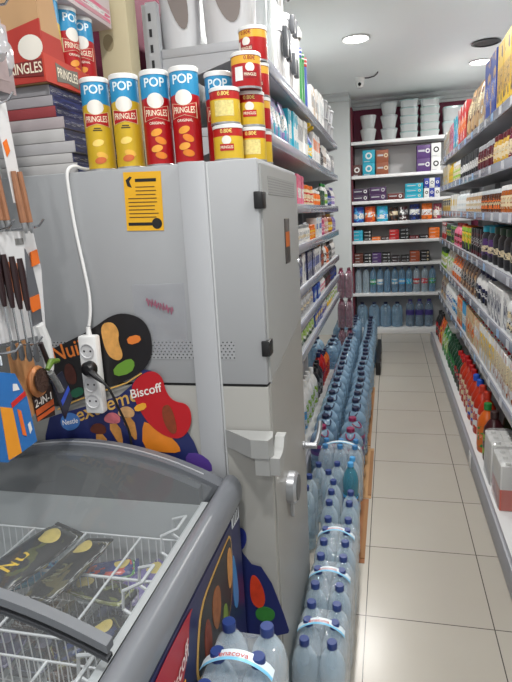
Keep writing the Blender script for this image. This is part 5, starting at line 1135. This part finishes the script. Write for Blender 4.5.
# silver blister packs at the top
for k, (y, z, lab) in enumerate(((1.12, 2.075, 'clear blister pack with orange item, on the upper hook'), (1.18, 2.06, 'clear blister pack hanging behind the orange one'))):
    p = hang('blister_pack', lab, 'blister pack', y, z, 'clear blister packs on the pegboard', HX + .03 - k * .03)
    card(p, [(-.07, 0), (.06, 0), (.065, -.15), (-.06, -.15)], mat((170, 150, 150), .5, noise=.3, nscale=30))
    obj('clear_bubble', MB().loft([(.045, .05, 0), (.045, .05, .01), (.03, .038, .025)], 18, .6).xf(lambda x, y_, z_: (z_ + .002, y_, x - .075)), film((240, 242, 244), (206, 208, 212), .3, .06, .6, 30), p)
    if k == 0: obj('orange_item', MB().lathe([(0, .0), (.02, .0), (.022, .008), (.0, .012)], 16, axis='x', x=.003, z=-.05), mat((190, 70, 40), .4), p)
for y in (1.12, 1.18): obj('peg_hook', MB().tube([(-1.325, y, 2.08), (-.81, y, 2.08), (-.80, y, 2.09)], .0028, 6), mat('silver', .25, .9), bpy.data.objects['pegboard_display'])
p = hang('black_hanger', 'black moulded hanger at the top corner over the blister packs', 'hanger', 1.10, 2.16)
obj('hanger_body', MB().loft([(.012, .03, -.065), (.014, .045, -.05), (.014, .05, 0), (.01, .03, .04), (.006, .012, .06)], 16, .8), mat((20, 18, 18), .4), p)
obj('hanger_hook', MB().tube([(0, 0, .06), (0, .012, .09), (0, 0, .11), (-.1, 0, .11), (-.46, 0, .10)], .004, 6), mat((20, 18, 18), .4), p)
# large knife card
p = hang('kitchen_knife_card', 'large white card with grey knife blade and orange clips', 'knife card', 1.17, 1.60)
card(p, [(-.12, 0), (.065, -.005), (.078, -.1), (.06, -.265), (-.12, -.25)], white)
obj('knife_blade', MB().prism([(.02, -.045), (.038, -.08), (.05, -.16), (.048, -.23), (.008, -.235), (.012, -.12)], .003, .005, 'yz'), mat((120, 122, 128), .35, .6), p, False)
obj('knife_handle', MB().tube([(.006, .03, -.235), (.006, .045, -.28), (.006, .05, -.33), (.006, .045, -.37)], [.013, .015, .014, .01], 10), mat((224, 224, 224), .35), p)
card(p, [(.035, -.055), (.062, -.05), (.066, -.085), (.035, -.09)], mat((226, 110, 30), .4), .003, .0055, 'orange_clip')
card(p, [(.0, -.165), (.045, -.16), (.045, -.195), (.01, -.2)], mat((226, 110, 30), .4), .003, .0055, 'orange_clip')
card(p, [(-.05, -.07), (.0, -.08), (.0, -.16), (-.02, -.17), (-.06, -.12)], mat((196, 120, 84), .5, noise=.4, nscale=40), .001, .002, 'food_picture')
card(p, [(-.01, -.02), (.02, -.02), (.02, -.035), (-.01, -.035)], mat((120, 120, 120), .5), .001, .002, 'small_print')
card(p, [(-.12, -.07), (-.085, -.07), (-.085, -.1), (-.12, -.1)], mat((226, 110, 30), .4), .003, .002, 'orange_clip')
# peelers hanging in front of the card
for k in range(4):
    y = 1.055 + k * .016
    p = hang('kitchen_utensil', ['dark-handled utensil hanging at the frame edge', 'dark-handled utensil with silver shaft, second of the hanging four', 'dark-handled utensil with silver shaft, third of the hanging four', 'dark-handled utensil hanging over the knife card middle'][k], 'utensil', y, 1.585 - k * .006, 'dark-handled kitchen utensils', HX + .025 + .008 * k)
    obj('utensil_handle', MB().tube([(0, 0, -.03), (0, .002, -.06), (0, .004, -.12), (0, .006, -.15)], [.006, .008, .0075, .005], 8), mat((44, 26, 28), .3), p)
    obj('utensil_shaft', MB().tube([(0, .006, -.151), (0, .008, -.2), (.0, .01, -.23)], .003, 6), mat('silver', .25, .9), p)
    obj('utensil_head', MB().loft([(.003, .005, -.275), (.004, .01, -.265), (.003, .009, -.245), (.002, .003, -.229)], 12, .8).xf(lambda a, b, c: (a, b + .012, c)), mat((110, 112, 116), .3, .7), p)
# brush on kraft card
p = hang('brush_card', 'kraft card holding a wooden brush with brown bristles', 'brush card', 1.135, 1.335, None, HX + .0)
card(p, [(-.06, 0), (.01, .005), (.03, -.05), (.05, -.17), (-.05, -.2)], mat((178, 128, 84), .6))
bw = obj('brush_head', MB().lathe([(0, 0), (.03, .0), (.034, .008), (.03, .016), (0, .018)], 20, axis='x', x=.003, y=.022, z=-.105, sy=1.2), mat((196, 130, 80), .5), p)
obj('bristle_pad', MB().lathe([(0, .02), (.024, .02), (.026, .026), (.0, .032)], 20, axis='x', x=.003, y=.016, z=-.1, sy=1.2), mat((70, 46, 36), .8, bump=.8, nscale=200), bw)
p2 = card(p, [(.0, -.14), (.085, -.13), (.08, -.215), (.005, -.205)], mat((40, 28, 26), .5), .0016, .004, 'label_panel')
obj('label_lettering', text('2-IN-1', .028, .02).xf(lambda a, b, c: (.0062, .042 + a, -.16 + b)), mat((230, 226, 220), .5), p2, False)
card(p, [(.004, -.175), (.08, -.17), (.08, -.185), (.004, -.19)], mat((200, 90, 40), .5), .001, .0058, 'orange_stripe')
card(p, [(.005, -.195), (.08, -.19), (.08, -.2), (.005, -.205)], mat((200, 90, 40), .5), .001, .0058, 'orange_stripe')
p = hang('spatula', 'dark spatula with navy blade slanting over the black panel', 'spatula', 1.22, 1.30, None, HX + .01)
obj('spatula_handle', MB().tube([(0, -.03, .02), (0, -.005, -.05), (0, .01, -.09)], [.006, .007, .006], 8), mat((40, 30, 34), .35), p)
obj('spatula_blade', MB().prism([(-.01, -.085), (.045, -.075), (.075, -.16), (.03, -.205)], -.003, .001, 'yz'), mat((34, 36, 52), .35), p, False)
obj('blue_stripe', MB().prism([(.02, -.15), (.062, -.12), (.066, -.133), (.024, -.165)], .0012, .002, 'yz'), mat((50, 80, 190), .4), p, False)
p = hang('herb_brush', 'small utensil with green and clear parts below the white knife', 'utensil', 1.19, 1.29, None, HX + .04)
obj('green_grip', MB().tube([(0, -.03, -.03), (0, -.01, -.015), (0, .02, -.02)], [.006, .009, .006], 8), mat((90, 120, 40), .4), p)
obj('clear_shaft', MB().tube([(0, -.02, -.04), (0, .0, -.07), (0, .015, -.1)], .008, 8), film((220, 225, 225), (150, 150, 150), .4), p)
# blue boxed lighter at the bottom
p = hang('boxed_tool', 'blue and orange boxed tool hanging over the freezer edge', 'boxed tool', .99, 1.115, None, HX + .05)
p.scale = (.85, .62, .78)
bxo = obj('carton', MB().prism([(-.075, 0), (.095, .006), (.075, .15), (.03, .23), (-.075, .26)], -.02, .018, 'yz'), mat((40, 110, 180), .45), p, False)
card(p, [(-.07, .005), (.0, .003), (-.012, .14), (-.07, .16)], mat((230, 150, 40), .5), .001, .0185, 'orange_panel')
card(p, [(-.012, .14), (.07, .155), (.065, .17), (-.014, .155)], mat((196, 40, 40), .5), .001, .0185, 'red_stripe')
obj('tool_picture', MB().prism([(.02, .05), (.04, .04), (.03, .12), (.012, .13)], .0186, .0195, 'yz'), mat((226, 110, 40), .5), p, False)
obj('tool_picture', MB().prism([(.06, .04), (.075, .05), (.07, .075), (.055, .07)], .0186, .0195, 'yz'), mat((220, 220, 220), .5), p, False)
obj('blade_picture', MB().prism([(.005, .185), (.04, .18), (.03, .2), (.01, .205)], .0186, .0195, 'yz'), mat((226, 226, 226), .5), p, False)
obj('hang_loop', MB().tube([(0, 0, .26), (0, .0, .285), (-.02, 0, .295), (-.05, 0, .292)], .003, 6), mat('clear', .3), p)

finish_labels()
